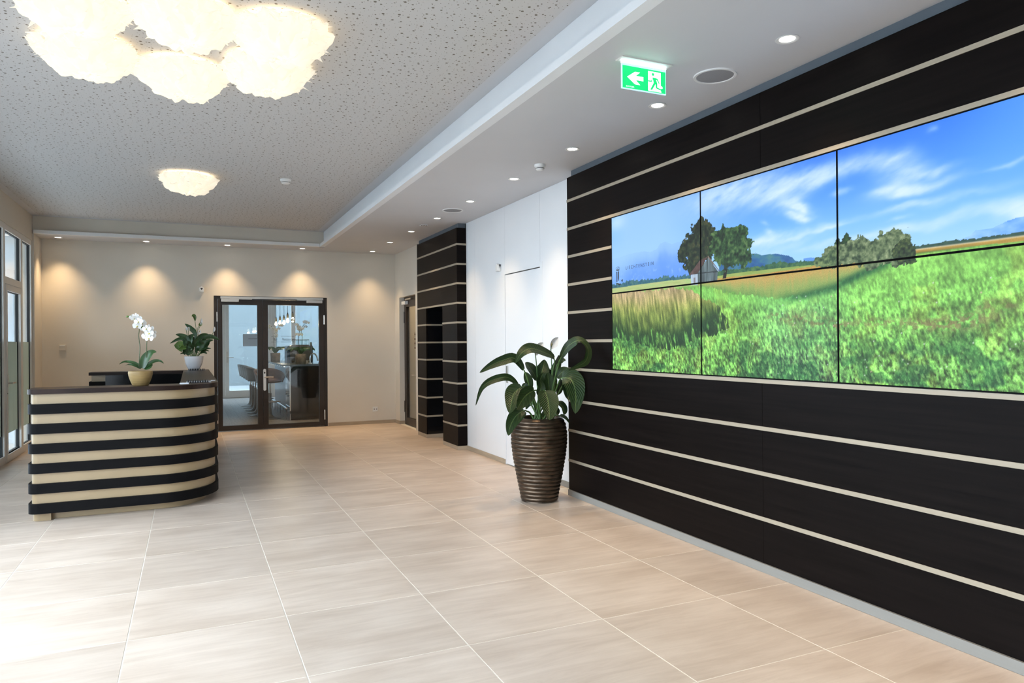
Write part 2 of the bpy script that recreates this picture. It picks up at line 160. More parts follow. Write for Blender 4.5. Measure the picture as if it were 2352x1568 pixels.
mat('leaf_light', (0.11, 0.20, 0.04), 0.35, var=0.4, scale=(10, 10, 10))
mat('stem_green', (0.07, 0.14, 0.035), 0.4, var=0.3, scale=(8, 8, 8))
mat('orchid_stem', (0.055, 0.075, 0.025), 0.45, var=0.4, scale=(20, 20, 8))
mat('petal_white', (0.86, 0.86, 0.84), 0.5, var=0.04, scale=(40, 40, 40))
mat('petal_yellow', (0.62, 0.55, 0.12), 0.5, var=0.3, scale=(60, 60, 60))
mat('spadix', (0.52, 0.42, 0.16), 0.6, var=0.2, scale=(80, 80, 80))
mat('soil', (0.03, 0.022, 0.016), 0.9, var=0.5, scale=(60, 60, 60), bump=0.6)
mat('ochre_clay', (0.30, 0.195, 0.072), 0.55, var=0.25, scale=(6, 6, 70), bump=0.25)
mat('white_glaze', (0.80, 0.79, 0.80), 0.18, var=0.04, scale=(5, 5, 90), bump=0.15)
mat('bronze_glaze', (0.100, 0.070, 0.048), 0.33, var=0.5, scale=(10, 10, 24), metal=0.8)
mat('paper', (0.80, 0.82, 0.86), 0.6, var=0.03)
mat('green_film', (0.10, 0.35, 0.08), 0.5, var=0.1)
mat('lettering', (0.02, 0.02, 0.022), 0.6, var=0.05)
mat('brown_lettering', (0.10, 0.065, 0.03), 0.6, var=0.05)
mat('beige_wall', (0.55, 0.46, 0.28), 0.6, var=0.04)
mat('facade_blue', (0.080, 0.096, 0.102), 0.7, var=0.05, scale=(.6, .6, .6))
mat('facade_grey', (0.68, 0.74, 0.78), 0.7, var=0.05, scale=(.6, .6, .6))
mat('paving_grey', (0.16, 0.17, 0.175), 0.7, var=0.08, scale=(2, 2, 2))
mat('bar_plank', (0.27, 0.25, 0.235), 0.40, var=0.25, scale=(30, 2.5, 3))
mat('stool_leather', (0.16, 0.145, 0.13), 0.45, var=0.12, scale=(14, 14, 14))
mat('brown_leather', (0.12, 0.055, 0.025), 0.4, var=0.2, scale=(14, 14, 14))
mat('concrete_pot', (0.24, 0.19, 0.13), 0.7, var=0.3, scale=(12, 12, 12))
mat('bar_top', (0.10, 0.13, 0.16), 0.25, var=0.1, scale=(5, 5, 5))
mat('machine_grey', (0.16, 0.16, 0.155), 0.35, var=0.08, metal=0.4)
mat('machine_blue', (0.06, 0.10, 0.14), 0.3, var=0.1, metal=0.3)
mat('brass', (0.45, 0.32, 0.12), 0.35, metal=0.9, var=0.1)
mat('sign_grey', (0.42, 0.46, 0.52), 0.6, var=0.04)
emis('led_lens', (1.0, 0.93, 0.82), 9.0)
emis('led_point', (1.0, 0.95, 0.85), 4.0)
emis('filament', (1.0, 0.86, 0.62), 4.0)
emis('sign_green', (0.005, 0.62, 0.17), 0.85)
emis('sign_white', (0.86, 1.0, 0.93), 1.05)
emis('sign_strip', (0.72, 0.95, 1.0), 5.0)
emis('sign_acrylic', (0.55, 0.82, 1.0), 0.62)
emis('halo_ring_glow', (1.0, 0.72, 0.42), 6.0)
mat('bezel_black', (0.003, 0.003, 0.0035), 0.6, var=0.05, spec=0.04)
mat('gap_shade_grey', (0.10, 0.12, 0.14), 0.7, var=0.05)  # shade of the recess under the ceiling, put into the colour
glass('clear_glass', (0.94, 0.97, 0.97))
glass('blue_glass', (0.95, 0.985, 0.99))
def film():
    m = bpy.data.materials.new('frosted_film'); m.use_nodes = True; nt = m.node_tree; nt.nodes.clear(); MATS['frosted_film'] = m
    g = N(nt, 'ShaderNodeTexCoord'); mp = N(nt, 'ShaderNodeMapping'); mp.inputs['Scale'].default_value = (1, 22, 1.2); nt.links.new(g.outputs['Object'], mp.inputs[0])
    no = N(nt, 'ShaderNodeTexNoise', Scale=1.0, Detail=4.0); nt.links.new(mp.outputs[0], no.inputs['Vector'])
    cr = N(nt, 'ShaderNodeValToRGB'); cr.color_ramp.elements[0].color = (.42, .45, .38, 1); cr.color_ramp.elements[1].color = (.58, .60, .52, 1); nt.links.new(no.outputs['Fac'], cr.inputs[0])
    d = N(nt, 'ShaderNodeBsdfDiffuse'); t = N(nt, 'ShaderNodeBsdfTranslucent'); mx = N(nt, 'ShaderNodeMixShader', Fac=0.35); o = N(nt, 'ShaderNodeOutputMaterial')
    nt.links.new(cr.outputs[0], d.inputs[0]); nt.links.new(cr.outputs[0], t.inputs[0]); nt.links.new(d.outputs[0], mx.inputs[1]); nt.links.new(t.outputs[0], mx.inputs[2])
    nt.links.new(mx.outputs[0], o.inputs['Surface'])
film()
def shade_mat():
    m = bpy.data.materials.new('ruffle_film'); m.use_nodes = True; nt = m.node_tree; nt.nodes.clear(); MATS['ruffle_film'] = m
    g = N(nt, 'ShaderNodeTexCoord'); no = N(nt, 'ShaderNodeTexNoise', Scale=9.0, Detail=3.0); nt.links.new(g.outputs['Object'], no.inputs['Vector'])
    cr = N(nt, 'ShaderNodeValToRGB'); cr.color_ramp.elements[0].color = (.90, .86, .78, 1); cr.color_ramp.elements[1].color = (.95, .93, .88, 1); nt.links.new(no.outputs['Fac'], cr.inputs[0])
    d = N(nt, 'ShaderNodeBsdfDiffuse'); t = N(nt, 'ShaderNodeBsdfTranslucent'); mx = N(nt, 'ShaderNodeMixShader', Fac=0.6)
    e = N(nt, 'ShaderNodeEmission', Strength=0.25); e.inputs['Color'].default_value = (1.0, 0.94, 0.82, 1)
    ad = N(nt, 'ShaderNodeAddShader'); o = N(nt, 'ShaderNodeOutputMaterial')
    nt.links.new(cr.outputs[0], d.inputs[0]); nt.links.new(cr.outputs[0], t.inputs[0]); nt.links.new(d.outputs[0], mx.inputs[1]); nt.links.new(t.outputs[0], mx.inputs[2])
    nt.links.new(mx.outputs[0], ad.inputs[0]); nt.links.new(e.outputs[0], ad.inputs[1]); nt.links.new(ad.outputs[0], o.inputs['Surface'])
shade_mat()
def tile_mat():
    m, nt, b = newmat('porcelain_tile')
    ge = N(nt, 'ShaderNodeNewGeometry'); oi = N(nt, 'ShaderNodeObjectInfo')
    sc = N(nt, 'ShaderNodeVectorMath', operation='SCALE'); sc.inputs[0].default_value = (37, 53, 11); nt.links.new(oi.outputs['Random'], sc.inputs['Scale'])
    ad = N(nt, 'ShaderNodeVectorMath', operation='ADD'); nt.links.new(ge.outputs['Position'], ad.inputs[0]); nt.links.new(sc.outputs[0], ad.inputs[1])
    mp = N(nt, 'ShaderNodeMapping'); mp.inputs['Scale'].default_value = (1.6, 13.0, 1); mp.inputs['Rotation'].default_value = (0, 0, 0.06); nt.links.new(ad.outputs[0], mp.inputs[0])
    n1 = N(nt, 'ShaderNodeTexNoise', Scale=1.0, Detail=6.0, Roughness=0.72, Distortion=0.6); nt.links.new(mp.outputs[0], n1.inputs['Vector'])
    mp2 = N(nt, 'ShaderNodeMapping'); mp2.inputs['Scale'].default_value = (1.3, 2.2, 1); nt.links.new(ad.outputs[0], mp2.inputs[0])
    n2 = N(nt, 'ShaderNodeTexNoise', Scale=1.6, Detail=2.0); nt.links.new(mp2.outputs[0], n2.inputs['Vector'])
    mx = N(nt, 'ShaderNodeMath', operation='MULTIPLY_ADD'); mx.inputs[1].default_value = 0.45; nt.links.new(n2.outputs['Fac'], mx.inputs[0])
    hm = N(nt, 'ShaderNodeMath', operation='MULTIPLY'); hm.inputs[1].default_value = 0.62; nt.links.new(n1.outputs['Fac'], hm.inputs[0]); nt.links.new(hm.outputs[0], mx.inputs[2])
    cr = N(nt, 'ShaderNodeValToRGB'); e = cr.color_ramp.elements
    e[0].position = 0.36; e[0].color = (0.545, 0.425, 0.332, 1); e[1].position = 0.68; e[1].color = (0.735, 0.605, 0.500, 1)
    nt.links.new(mx.outputs[0], cr.inputs[0])
    hs = N(nt, 'ShaderNodeHueSaturation'); vr = N(nt, 'ShaderNodeMapRange'); vr.inputs['To Min'].default_value = 0.94; vr.inputs['To Max'].default_value = 1.05
    nt.links.new(oi.outputs['Random'], vr.inputs['Value']); nt.links.new(vr.outputs[0], hs.inputs['Value']); nt.links.new(cr.outputs[0], hs.inputs['Color']); nt.links.new(hs.outputs[0], b.inputs['Base Color'])
    b.inputs['Roughness'].default_value = 0.36; b.inputs['Specular IOR Level'].default_value = 0.35
tile_mat()
def perf_mat():
    """plasterboard with a scattered perforation: round holes of three sizes"""
    m, nt, b = newmat('perforated_board')
    ge = N(nt, 'ShaderNodeTexCoord')
    def holes(scale, r0, r1, keep, off):
        mp = N(nt, 'ShaderNodeMapping'); mp.inputs['Location'].default_value = (off, off*1.7, 0); nt.links.new(ge.outputs['Object'], mp.inputs[0])
        v = N(nt, 'ShaderNodeTexVoronoi', voronoi_dimensions='2D', Scale=scale, Randomness=0.72); nt.links.new(mp.outputs[0], v.inputs['Vector'])
        sp = N(nt, 'ShaderNodeSeparateColor'); nt.links.new(v.outputs['Color'], sp.inputs[0])
        mr = N(nt, 'ShaderNodeMapRange'); mr.inputs['To Min'].default_value = r0*scale; mr.inputs['To Max'].default_value = r1*scale; nt.links.new(sp.outputs[0], mr.inputs['Value'])
        lt = N(nt, 'ShaderNodeMath', operation='LESS_THAN'); nt.links.new(v.outputs['Distance'], lt.inputs[0]); nt.links.new(mr.outputs[0], lt.inputs[1])
        kp = N(nt, 'ShaderNodeMath', operation='LESS_THAN'); kp.inputs[1].default_value = keep; nt.links.new(sp.outputs[1], kp.inputs[0])
        mu = N(nt, 'ShaderNodeMath', operation='MULTIPLY'); nt.links.new(lt.outputs[0], mu.inputs[0]); nt.links.new(kp.outputs[0], mu.inputs[1])
        return mu
    a = holes(12.5, 0.0058, 0.0088, 0.9, 0.0); c = holes(13.5, 0.0036, 0.0052, 0.9, 3.3); d = holes(26.0, 0.0018, 0.0028, 0.95, 7.1)
    m1 = N(nt, 'ShaderNodeMath', operation='MAXIMUM'); nt.links.new(a.outputs[0], m1.inputs[0]); nt.links.new(c.outputs[0], m1.inputs[1])
    m2 = N(nt, 'ShaderNodeMath', operation='MAXIMUM'); nt.links.new(m1.outputs[0], m2.inputs[0]); nt.links.new(d.outputs[0], m2.inputs[1])
    cr = N(nt, 'ShaderNodeValToRGB'); cr.color_ramp.elements[0].color = (0.62, 0.615, 0.61, 1); cr.color_ramp.elements[1].color = (0.20, 0.18, 0.15, 1); nt.links.new(m2.outputs[0], cr.inputs[0])
    nt.links.new(cr.outputs[0], b.inputs['Base Color']); b.inputs['Roughness'].default_value = 0.75; b.inputs['Specular IOR Level'].default_value = 0.1
perf_mat()
def leaf_veined():
    m, nt, b = newmat('leaf_veined')
    uv = N(nt, 'ShaderNodeUVMap'); sp = N(nt, 'ShaderNodeSeparateXYZ'); nt.links.new(uv.outputs[0], sp.inputs[0])
    ab = N(nt, 'ShaderNodeMath', operation='ABSOLUTE'); sb = N(nt, 'ShaderNodeMath', operation='SUBTRACT'); sb.inputs[1].default_value = 0.5; nt.links.new(sp.outputs[0], sb.inputs[0]); nt.links.new(sb.outputs[0], ab.inputs[0])
    ma = N(nt, 'ShaderNodeMath', operation='MULTIPLY_ADD'); ma.inputs[1].default_value = -0.55; nt.links.new(ab.outputs[0], ma.inputs[0]); nt.links.new(sp.outputs[1], ma.inputs[2])
    sn = N(nt, 'ShaderNodeMath', operation='MULTIPLY'); sn.inputs[1].default_value = 95.0; nt.links.new(ma.outputs[0], sn.inputs[0])
    si = N(nt, 'ShaderNodeMath', operation='SINE'); nt.links.new(sn.outputs[0], si.inputs[0])
    cr = N(nt, 'ShaderNodeValToRGB'); e = cr.color_ramp.elements; e[0].position = 0.55; e[0].color = (0.014, 0.036, 0.011, 1); e[1].position = 1.0; e[1].color = (0.042, 0.076, 0.020, 1)
    nt.links.new(si.outputs[0], cr.inputs[0])
    mid = N(nt, 'ShaderNodeMath', operation='LESS_THAN'); mid.inputs[1].default_value = 0.03; nt.links.new(ab.outputs[0], mid.inputs[0])
    mx = N(nt, 'ShaderNodeMix', data_type='RGBA'); mx.inputs[7].default_value = (0.10, 0.15, 0.05, 1); nt.links.new(mid.outputs[0], mx.inputs[0]); nt.links.new(cr.outputs[0], mx.inputs[6]); nt.links.new(mx.outputs[2], b.inputs['Base Color'])
    bp = N(nt, 'ShaderNodeBump', Strength=0.35, Distance=0.003); nt.links.new(si.outputs[0], bp.inputs['Height']); nt.links.new(bp.outputs[0], b.inputs['Normal'])
    b.inputs['Roughness'].default_value = 0.38; b.inputs['Specular IOR Level'].default_value = 0.45
leaf_veined()
def screen_mat():
    m, nt, b = newmat('display_picture')
    at = N(nt, 'ShaderNodeVertexColor'); at.layer_name = 'picture'
    tc = N(nt, 'ShaderNodeTexCoord'); mp = N(nt, 'ShaderNodeMapping'); mp.inputs['Scale'].default_value = (1, 330, 120); mp.inputs['Rotation'].default_value = (0.12, 0, 0); nt.links.new(tc.outputs['Object'], mp.inputs[0])
    no = N(nt, 'ShaderNodeTexNoise', Scale=1.0, Detail=2.0); nt.links.new(mp.outputs[0], no.inputs['Vector'])
    mr = N(nt, 'ShaderNodeMapRange'); mr.inputs['From Min'].default_value = 0.3; mr.inputs['From Max'].default_value = 0.7; mr.inputs['To Min'].default_value = 0.66; mr.inputs['To Max'].default_value = 1.38; nt.links.new(no.outputs['Fac'], mr.inputs[0])
    mf = N(nt, 'ShaderNodeMix', data_type='FLOAT'); mf.inputs[2].default_value = 1.0; nt.links.new(at.outputs['Alpha'], mf.inputs[0]); nt.links.new(mr.outputs[0], mf.inputs[3])
    sc = N(nt, 'ShaderNodeVectorMath', operation='SCALE'); nt.links.new(at.outputs['Color'], sc.inputs[0]); nt.links.new(mf.outputs[0], sc.inputs['Scale'])
    b.inputs['Base Color'].default_value = (0.01, 0.01, 0.01, 1); b.inputs['Roughness'].default_value = 0.45; b.inputs['Specular IOR Level'].default_value = 0.2
    nt.links.new(sc.outputs[0], b.inputs['Emission Color']); b.inputs['Emission Strength'].default_value = 1.0
screen_mat()
for _n in ('display_picture', 'ruffle_film', 'sign_green', 'sign_white', 'sign_acrylic', 'led_lens'):
    MATS[_n].cycles.emission_sampling = 'NONE'      # too many or too faint faces to be worth sampling as lamps one by one
# ---------------------------------------------------------------- mesh helpers
def wloc(o):
    v = Vector((0, 0, 0))
    while o is not None:
        v += o.location; o = o.parent
    return v
class MB:
    """collects shapes (world coordinates unless local) and links them as one mesh object"""
    def __init__(s): s.v = []; s.f = []; s.uv = {}
    def quad(s, *p):
        i = len(s.v); s.v += [tuple(q) for q in p]; s.f.append(tuple(range(i, i+len(p)))); return s
    def box(s, x0, x1, y0, y1, z0, z1):
        i = len(s.v)
        s.v += [(x0,y0,z0),(x1,y0,z0),(x1,y1,z0),(x0,y1,z0),(x0,y0,z1),(x1,y0,z1),(x1,y1,z1),(x0,y1,z1)]
        s.f += [tuple(i+k for k in q) for q in ((0,3,2,1),(4,5,6,7),(0,1,5,4),(1,2,6,5),(2,3,7,6),(3,0,4,7))]; return s
    def prism(s, poly, z0, z1):
        i = len(s.v); n = len(poly)
        s.v += [(p[0], p[1], z0) for p in poly]+[(p[0], p[1], z1) for p in poly]
        s.f.append(tuple(i+k for k in range(n-1, -1, -1))); s.f.append(tuple(i+n+k for k in range(n)))
        for k in range(n):
            j = (k+1) % n; s.f.append((i+k, i+j, i+n+j, i+n+k))
        return s
    def extr(s, poly, vec):
        """polygon of 3-D points pushed along vec"""
        i = len(s.v); n = len(poly); vec = Vector(vec)
        s.v += [tuple(p) for p in poly]+[tuple(Vector(p)+vec) for p in poly]
        s.f.append(tuple(i+k for k in range(n-1, -1, -1))); s.f.append(tuple(i+n+k for k in range(n)))
        for k in range(n):
            j = (k+1) % n; s.f.append((i+k, i+j, i+n+j, i+n+k))
        return s
    def lathe(s, prof, c=(0, 0, 0), n=32, cap=True):
        i = len(s.v); m = len(prof)
        for r, z in prof:
            for k in range(n):
                a = 2*PI*k/n; s.v.append((c[0]+r*math.cos(a), c[1]+r*math.sin(a), c[2]+z))
        for j in range(m-1):
            for k in range(n):
                l = (k+1) % n; s.f.append((i+j*n+k, i+j*n+l, i+(j+1)*n+l, i+(j+1)*n+k))
        if cap:
            s.f.append(tuple(i+k for k in range(n-1, -1, -1))); s.f.append(tuple(i+(m-1)*n+k for k in range(n)))
        return s
    def tube(s, pts, r, n=8, cap=True):
        pts = [Vector(p) for p in pts]; i = len(s.v); m = len(pts)
        rs = r if isinstance(r, (list, tuple)) else [r]*m
        up = None
        for j, p in enumerate(pts):
            t = (pts[min(j+1, m-1)]-pts[max(j-1, 0)]).normalized()
            if up is None:
                up = t.orthogonal().normalized()
            else:
                up = (up - t*up.dot(t)); up = up.normalized() if up.length > 1e-6 else t.orthogonal().normalized()
            b = t.cross(up)
            for k in range(n):
                a = 2*PI*k/n; s.v.append(tuple(p+(up*math.cos(a)+b*math.sin(a))*rs[j]))
        for j in range(m-1):
            for k in range(n):
                l = (k+1) % n; s.f.append((i+j*n+k, i+j*n+l, i+(j+1)*n+l, i+(j+1)*n+k))
        if cap:
            s.f.append(tuple(i+k for k in range(n-1, -1, -1))); s.f.append(tuple(i+(m-1)*n+k for k in range(n)))
        return s
    def ball(s, c, r, nu=10, nv=7):
        rx, ry, rz = r if isinstance(r, (list, tuple)) else (r, r, r)
        i = len(s.v); s.v.append((c[0], c[1], c[2]-rz))
        for j in range(1, nv):
            ph = -PI/2+PI*j/nv
            for k in range(nu):
                a = 2*PI*k/nu; s.v.append((c[0]+rx*math.cos(ph)*math.cos(a), c[1]+ry*math.cos(ph)*math.sin(a), c[2]+rz*math.sin(ph)))
        s.v.append((c[0], c[1], c[2]+rz)); t = len(s.v)-1
        for k in range(nu):
            l = (k+1) % nu; s.f.append((i, i+1+l, i+1+k)); s.f.append((t, t-nu+k, t-nu+l))
        for j in range(nv-2):
            for k in range(nu):
                l = (k+1) % nu; a = i+1+j*nu; s.f.append((a+k, a+l, a+nu+l, a+nu+k))
        return s
    def ribbon(s, pts, widths, up=(0, 0, 1), nw=4, cup=0.0, roll=0.0, thick=0.0):
        """leaf blade along a centre line; keeps uv (u across, v along)"""
        pts = [Vector(p) for p in pts]; m = len(pts); i = len(s.v)
        for j, p in enumerate(pts):
            t = (pts[min(j+1, m-1)]-pts[max(j-1, 0)]).normalized()
            side = t.cross(Vector(up)); side = side.normalized() if side.length > 1e-5 else Vector((1, 0, 0))
            side = Matrix.Rotation(roll, 3, t) @ side
            nrm = side.cross(t).normalized()
            for k in range(nw+1):
                u = k/nw*2-1; q = p+side*(u*widths[j]/2)+nrm*(abs(u)**1.5*cup*widths[j])
                s.uv[len(s.v)] = (k/nw, j/(m-1)); s.v.append(tuple(q))
        w = nw+1
        for j in range(m-1):
            for k in range(nw): s.f.append((i+j*w+k, i+j*w+k+1, i+(j+1)*w+k+1, i+(j+1)*w+k))
        return s
    def build(s, name, m, parent=None, smooth=False, bevel=0.0, local=False):
        me = bpy.data.meshes.new(name)
        off = Vector((0, 0, 0)) if (parent is None or local) else wloc(parent)
        me.from_pydata([(x-off.x, y-off.y, z-off.z) for x, y, z in s.v], [], s.f); me.update()
        if m: me.materials.append(MATS[m])
        if smooth:
            me.polygons.foreach_set('use_smooth', [True]*len(me.polygons))
        if s.uv:
            ul = me.uv_layers.new(name='UVMap'); vi = np.empty(len(me.loops), int); me.loops.foreach_get('vertex_index', vi)
            arr = np.zeros((len(s.v), 2), np.float32)
            for k, t in s.uv.items(): arr[k] = t
            ul.data.foreach_set('uv', arr[vi].ravel())
        o = bpy.data.objects.new(name, me); COL.objects.link(o)
        if parent is not None: o.parent = parent
        if bevel:
            b = o.modifiers.new('bevel', 'BEVEL'); b.width = bevel; b.segments = 2; b.limit_method = 'ANGLE'; b.angle_limit = math.radians(40)
        if smooth: shade_auto(o)
        return o
def shade_auto(o):
    me = o.data
    e = me.attributes.get('sharp_edge')
    bm = bmesh.new(); bm.from_mesh(me)
    for ed in bm.edges:
        if len(ed.link_faces) == 2 and ed.calc_face_angle(0) > math.radians(42): ed.smooth = False
    bm.to_mesh(me); bm.free()
def thing(name, label, cat, loc=(0, 0, 0), rz=0.0, group=None):
    o = bpy.data.objects.new(name, None); COL.objects.link(o); o.location = loc; o.rotation_euler = (0, 0, rz); o.empty_display_size = 0.1
    o['label'] = label; o['category'] = cat
    if group: o['group'] = group
    return o
def tag(o, label, cat, group=None):
    o['label'] = label; o['category'] = cat
    if group: o['group'] = group
    return o
def struct(o, label=None):
    o['kind'] = 'structure'
    if label: o['label'] = label
    return o
def sroot(name, loc=(0, 0, 0), label=None):
    o = bpy.data.objects.new(name, None); COL.objects.link(o); o.location = loc; return struct(o, label)
def copy_tree(o, parent=None):
    c = o.copy(); COL.objects.link(c); c.parent = parent
    for ch in [x for x in bpy.data.objects if x.parent == o]: copy_tree(ch, c)
    return c
def spline(pts, n=6):
    """Catmull-Rom through the points"""
    P = [Vector(p) for p in pts]; out = []
    for i in range(len(P)-1):
        a = P[max(i-1, 0)]; b = P[i]; c = P[i+1]; d = P[min(i+2, len(P)-1)]
        for k in range(n):
            t = k/n
            out.append(0.5*((2*b)+(-a+c)*t+(2*a-5*b+4*c-d)*t*t+(-a+3*b-3*c+d)*t**3))
    out.append(P[-1]); return out
def text_obj(name, body, size, m, parent, loc, rot, extrude=0.0004, align='LEFT', spacing=1.0, sx=1.0):
    cu = bpy.data.curves.new(name, 'FONT'); cu.body = body; cu.size = size; cu.align_x = align; cu.extrude = extrude; cu.space_character = spacing; cu.resolution_u = 3
    t = bpy.data.objects.new(name+'_curve', cu); COL.objects.link(t)
    bpy.context.view_layer.update()
    me = bpy.data.meshes.new_from_object(t.evaluated_get(bpy.context.evaluated_depsgraph_get())); bpy.data.objects.remove(t); bpy.data.curves.remove(cu)
    me.name = name; me.materials.clear(); me.materials.append(MATS[m])
    o = bpy.data.objects.new(name, me); COL.objects.link(o); off = wloc(parent) if parent else Vector((0, 0, 0))
    o.parent = parent; o.location = Vector(loc)-off; o.rotation_euler = rot; o.scale = (sx, 1, 1); return o
# ================================================================ FLOOR
floor = MB().box(XL-.1, 4.6, YB, YF+.02, -0.12, -0.0012).build('floor', 'grout'); struct(floor, 'beige stone-look tiled lobby floor with pale joints')
TW, TD, TX0, TY0, GAP = 0.744, 0.756, -0.28937, 5.44263, 0.0042
tile_cache = {}
def tile(x0, x1, y0, y1):
    key = (round(x1-x0, 4), round(y1-y0, 4))
    if key not in tile_cache:
        w, d = key; g = 0.0012
        m = MB(); i = 0
        m.v += [(0,0,-.006),(w,0,-.006),(w,d,-.006),(0,d,-.006),(g,g,0),(w-g,g,0),(w-g,d-g,0),(g,d-g,0)]
        m.f += [(4,5,6,7),(0,1,5,4),(1,2,6,5),(2,3,7,6),(3,0,4,7)]
        me = bpy.data.meshes.new('tile'); me.from_pydata(m.v, [], m.f); me.materials.append(MATS['porcelain_tile']); tile_cache[key] = me
    o = bpy.data.objects.new('tile', tile_cache[key]); COL.objects.link(o); o.parent = floor; o.location = (x0, y0, 0)
for c in range(-3, 6):
    for r in range(-10, 13):
        xa = TX0+c*TW+GAP/2; xb = TX0+(c+1)*TW-GAP/2; ya = TY0-r*TD+GAP/2; yb = TY0-(r-1)*TD-GAP/2
        lim = 4.55 if (9.6 < ya < 10.3) else (XW if ya > 5.8 else XR-.012)
        xa = max(xa, XL); xb = min(xb, lim); ya = max(ya, YB+.02); yb = min(yb, YF+.01)
        if xb-xa > 0.02 and yb-ya > 0.02: tile(xa, xb, ya, yb)
# ================================================================ CEILING
ceil = sroot('ceiling', (0, 0, ZC), 'white perforated ceiling framed by lowered plain soffits')
CX0, CX1, CY1 = -2.05, 2.06, 12.12
MB().box(CX0, CX1, YB, CY1, ZC+.001, ZC+.05).build('ceiling_slab', 'soffit_paint', ceil)
MB().box(CX0+.09, CX1-.13, YB, CY1-.1, ZC-.0005, ZC+.001).build('perforated_board', 'perforated_board', ceil)
ceil_r = MB().box(2.05, 4.6, YB, 13.0, ZS, ZC+.05)
MB.build(ceil_r, 'soffit', 'soffit_paint', ceil)
MB().box(CX0, 2.048, 12.125, 13.0, ZS+.001, ZC+.05).build('soffit', 'soffit_paint', ceil)
MB().box(1.975, 2.05, YB, 12.05, ZS+.0005, ZS+.052).build('cove_ledge', 'cove_lit_white', ceil); MB().box(CX0+.02, 1.97, 12.055, 12.125, ZS+.001, ZS+.052).build('cove_ledge', 'white_paint', ceil)
MB().box(2.047, 2.0505, YB, 12.12, ZS+.052, ZC).build('cove_face', 'cove_lit_white', ceil); MB().box(CX0, 2.047, 12.1195, 12.125, ZS+.052, ZC).build('cove_face', 'warm_paint', ceil)
# ================================================================ WALLS
# far wall with the opening of the double door
DX0, DX1, DZ1 = 0.358, 2.188, 2.245
wf = MB().box(-2.3, DX0, YF, YF+.22, 0, ZS+.3).box(DX1, 4.7, YF, YF+.22, 0, ZS+.3).box(DX0, DX1, YF, YF+.22, DZ1, ZS+.3).build('wall_far', 'warm_paint'); struct(wf, 'cream far wall washed by downlights around the dark glass double door')
bf = sroot('baseboard_far', (0, YF, 0), 'low beige skirting along the far wall')
MB().box(DX1+.004, XW-.012, YF-.012, YF, 0, .06).box(-2.02, DX0-.004, YF-.012, YF, 0, .06).build('skirting_strip', 'skirting', bf)
# right wall, far stretch: white wall with a recessed glazed door
D2Y0, D2Y1, D2Z = 11.36, 12.36, 2.25
wr = MB().box(XW, XW+.2, D2Y1, YF, 0, ZS).box(XW, XW+.2, 10.81, D2Y0, 0, ZS).box(XW, XW+.2, D2Y0, D2Y1, D2Z, ZS).build('wall_right_far', 'warm_paint'); struct(wr, 'short white wall around the brown door beside the far corner')
br = sroot('baseboard_right_far', (XW, 12.5, 0), 'short beige skirting piece beside the brown glazed door')
MB().box(XW-.012, XW, D2Y1, YF, 0, .06).box(XW-.012, XW+.09, D2Y1-.012, D2Y1, 0, .06).build('skirting_strip', 'skirting', br)
# white panelled stretch with the flush door
ww = sroot('wall_right_white', (XW, 7.4, 0), 'glossy white panelled wall with a flush door behind the big plant')
FD0, FD1, FDZ = 6.765, 7.690, 2.240
def wp(y0, y1, z0, z1): MB().box(XW, XW+.12, y0+.0015, y1-.0015, z0+.0015, z1-.0015).build('wall_panel', 'white_lacquer', ww)
wp(8.66, 8.979, 0, ZS); wp(FD1, 8.66, 0, ZS); wp(5.885, FD0, 0, ZS); wp(FD0, FD1, FDZ+.004, ZS)
MB().box(XW+.12, XW+.2, 5.9, 8.97, 0, ZS).build('backing', 'black_rubber', ww)
bw = sroot('baseboard_right_white', (XW, 7.4, 0), 'low grey-beige skirting under the white panelled wall')
MB().box(XW-.012, XW, FD1+.01, 8.985, 0, .058).build('skirting_strip', 'skirting', bw); MB().box(XW-.012, XW, 5.878, FD0-.01, 0, .058).build('skirting_strip', 'plinth_metal', bw)
d3 = sroot('door_3', (XW, FD0, 0), 'flush white door without frame in the white wall behind the plant')
MB().box(XW+.001, XW+.045, FD0+.004, FD1-.004, .012, FDZ-.006).build('door_leaf', 'white_lacquer', d3)
for a in ((FD0-.055, FD0-.001, 0, FDZ+.055), (FD1+.001, FD1+.055, 0, FDZ+.055), (FD0-.001, FD1+.001, FDZ+.006, FDZ+.055)):
    MB().box(XW-.0025, XW+.002, *a[:2], *a[2:]).build('casing', 'white_lacquer', d3)
h = MB().box(XW-.012, XW+.001, 7.615, 7.655, .965, 1.165).build('lever_plate', 'brushed_steel', d3, bevel=.004)
MB().tube([(XW-.006, 7.635, 1.04), (XW-.055, 7.635, 1.04), (XW-.06, 7.60, 1.04), (XW-.06, 7.50, 1.04)], .011, 10).build('lever', 'brushed_steel', h)
# beyond the clad wall and behind the camera
wn = MB().box(XR, XR+.3, YB, .88, 0, ZS).build('wall_right_near', 'white_paint'); struct(wn, 'plain white wall nearer than the dark clad wall')
wb = MB().box(XL-.1, 4.6, YB-.2, YB, 0, ZC).build('wall_back', 'white_paint'); struct(wb, 'plain white wall behind the viewer')
wo = MB().box(4.66, 4.76, YB, YF+.22, 0, ZS).build('wall_outer_right', 'gap_shade_grey'); struct(wo, 'unseen outer wall added to seal the right-hand rooms from sky light')  # out of view, added to stop sky light leaking in
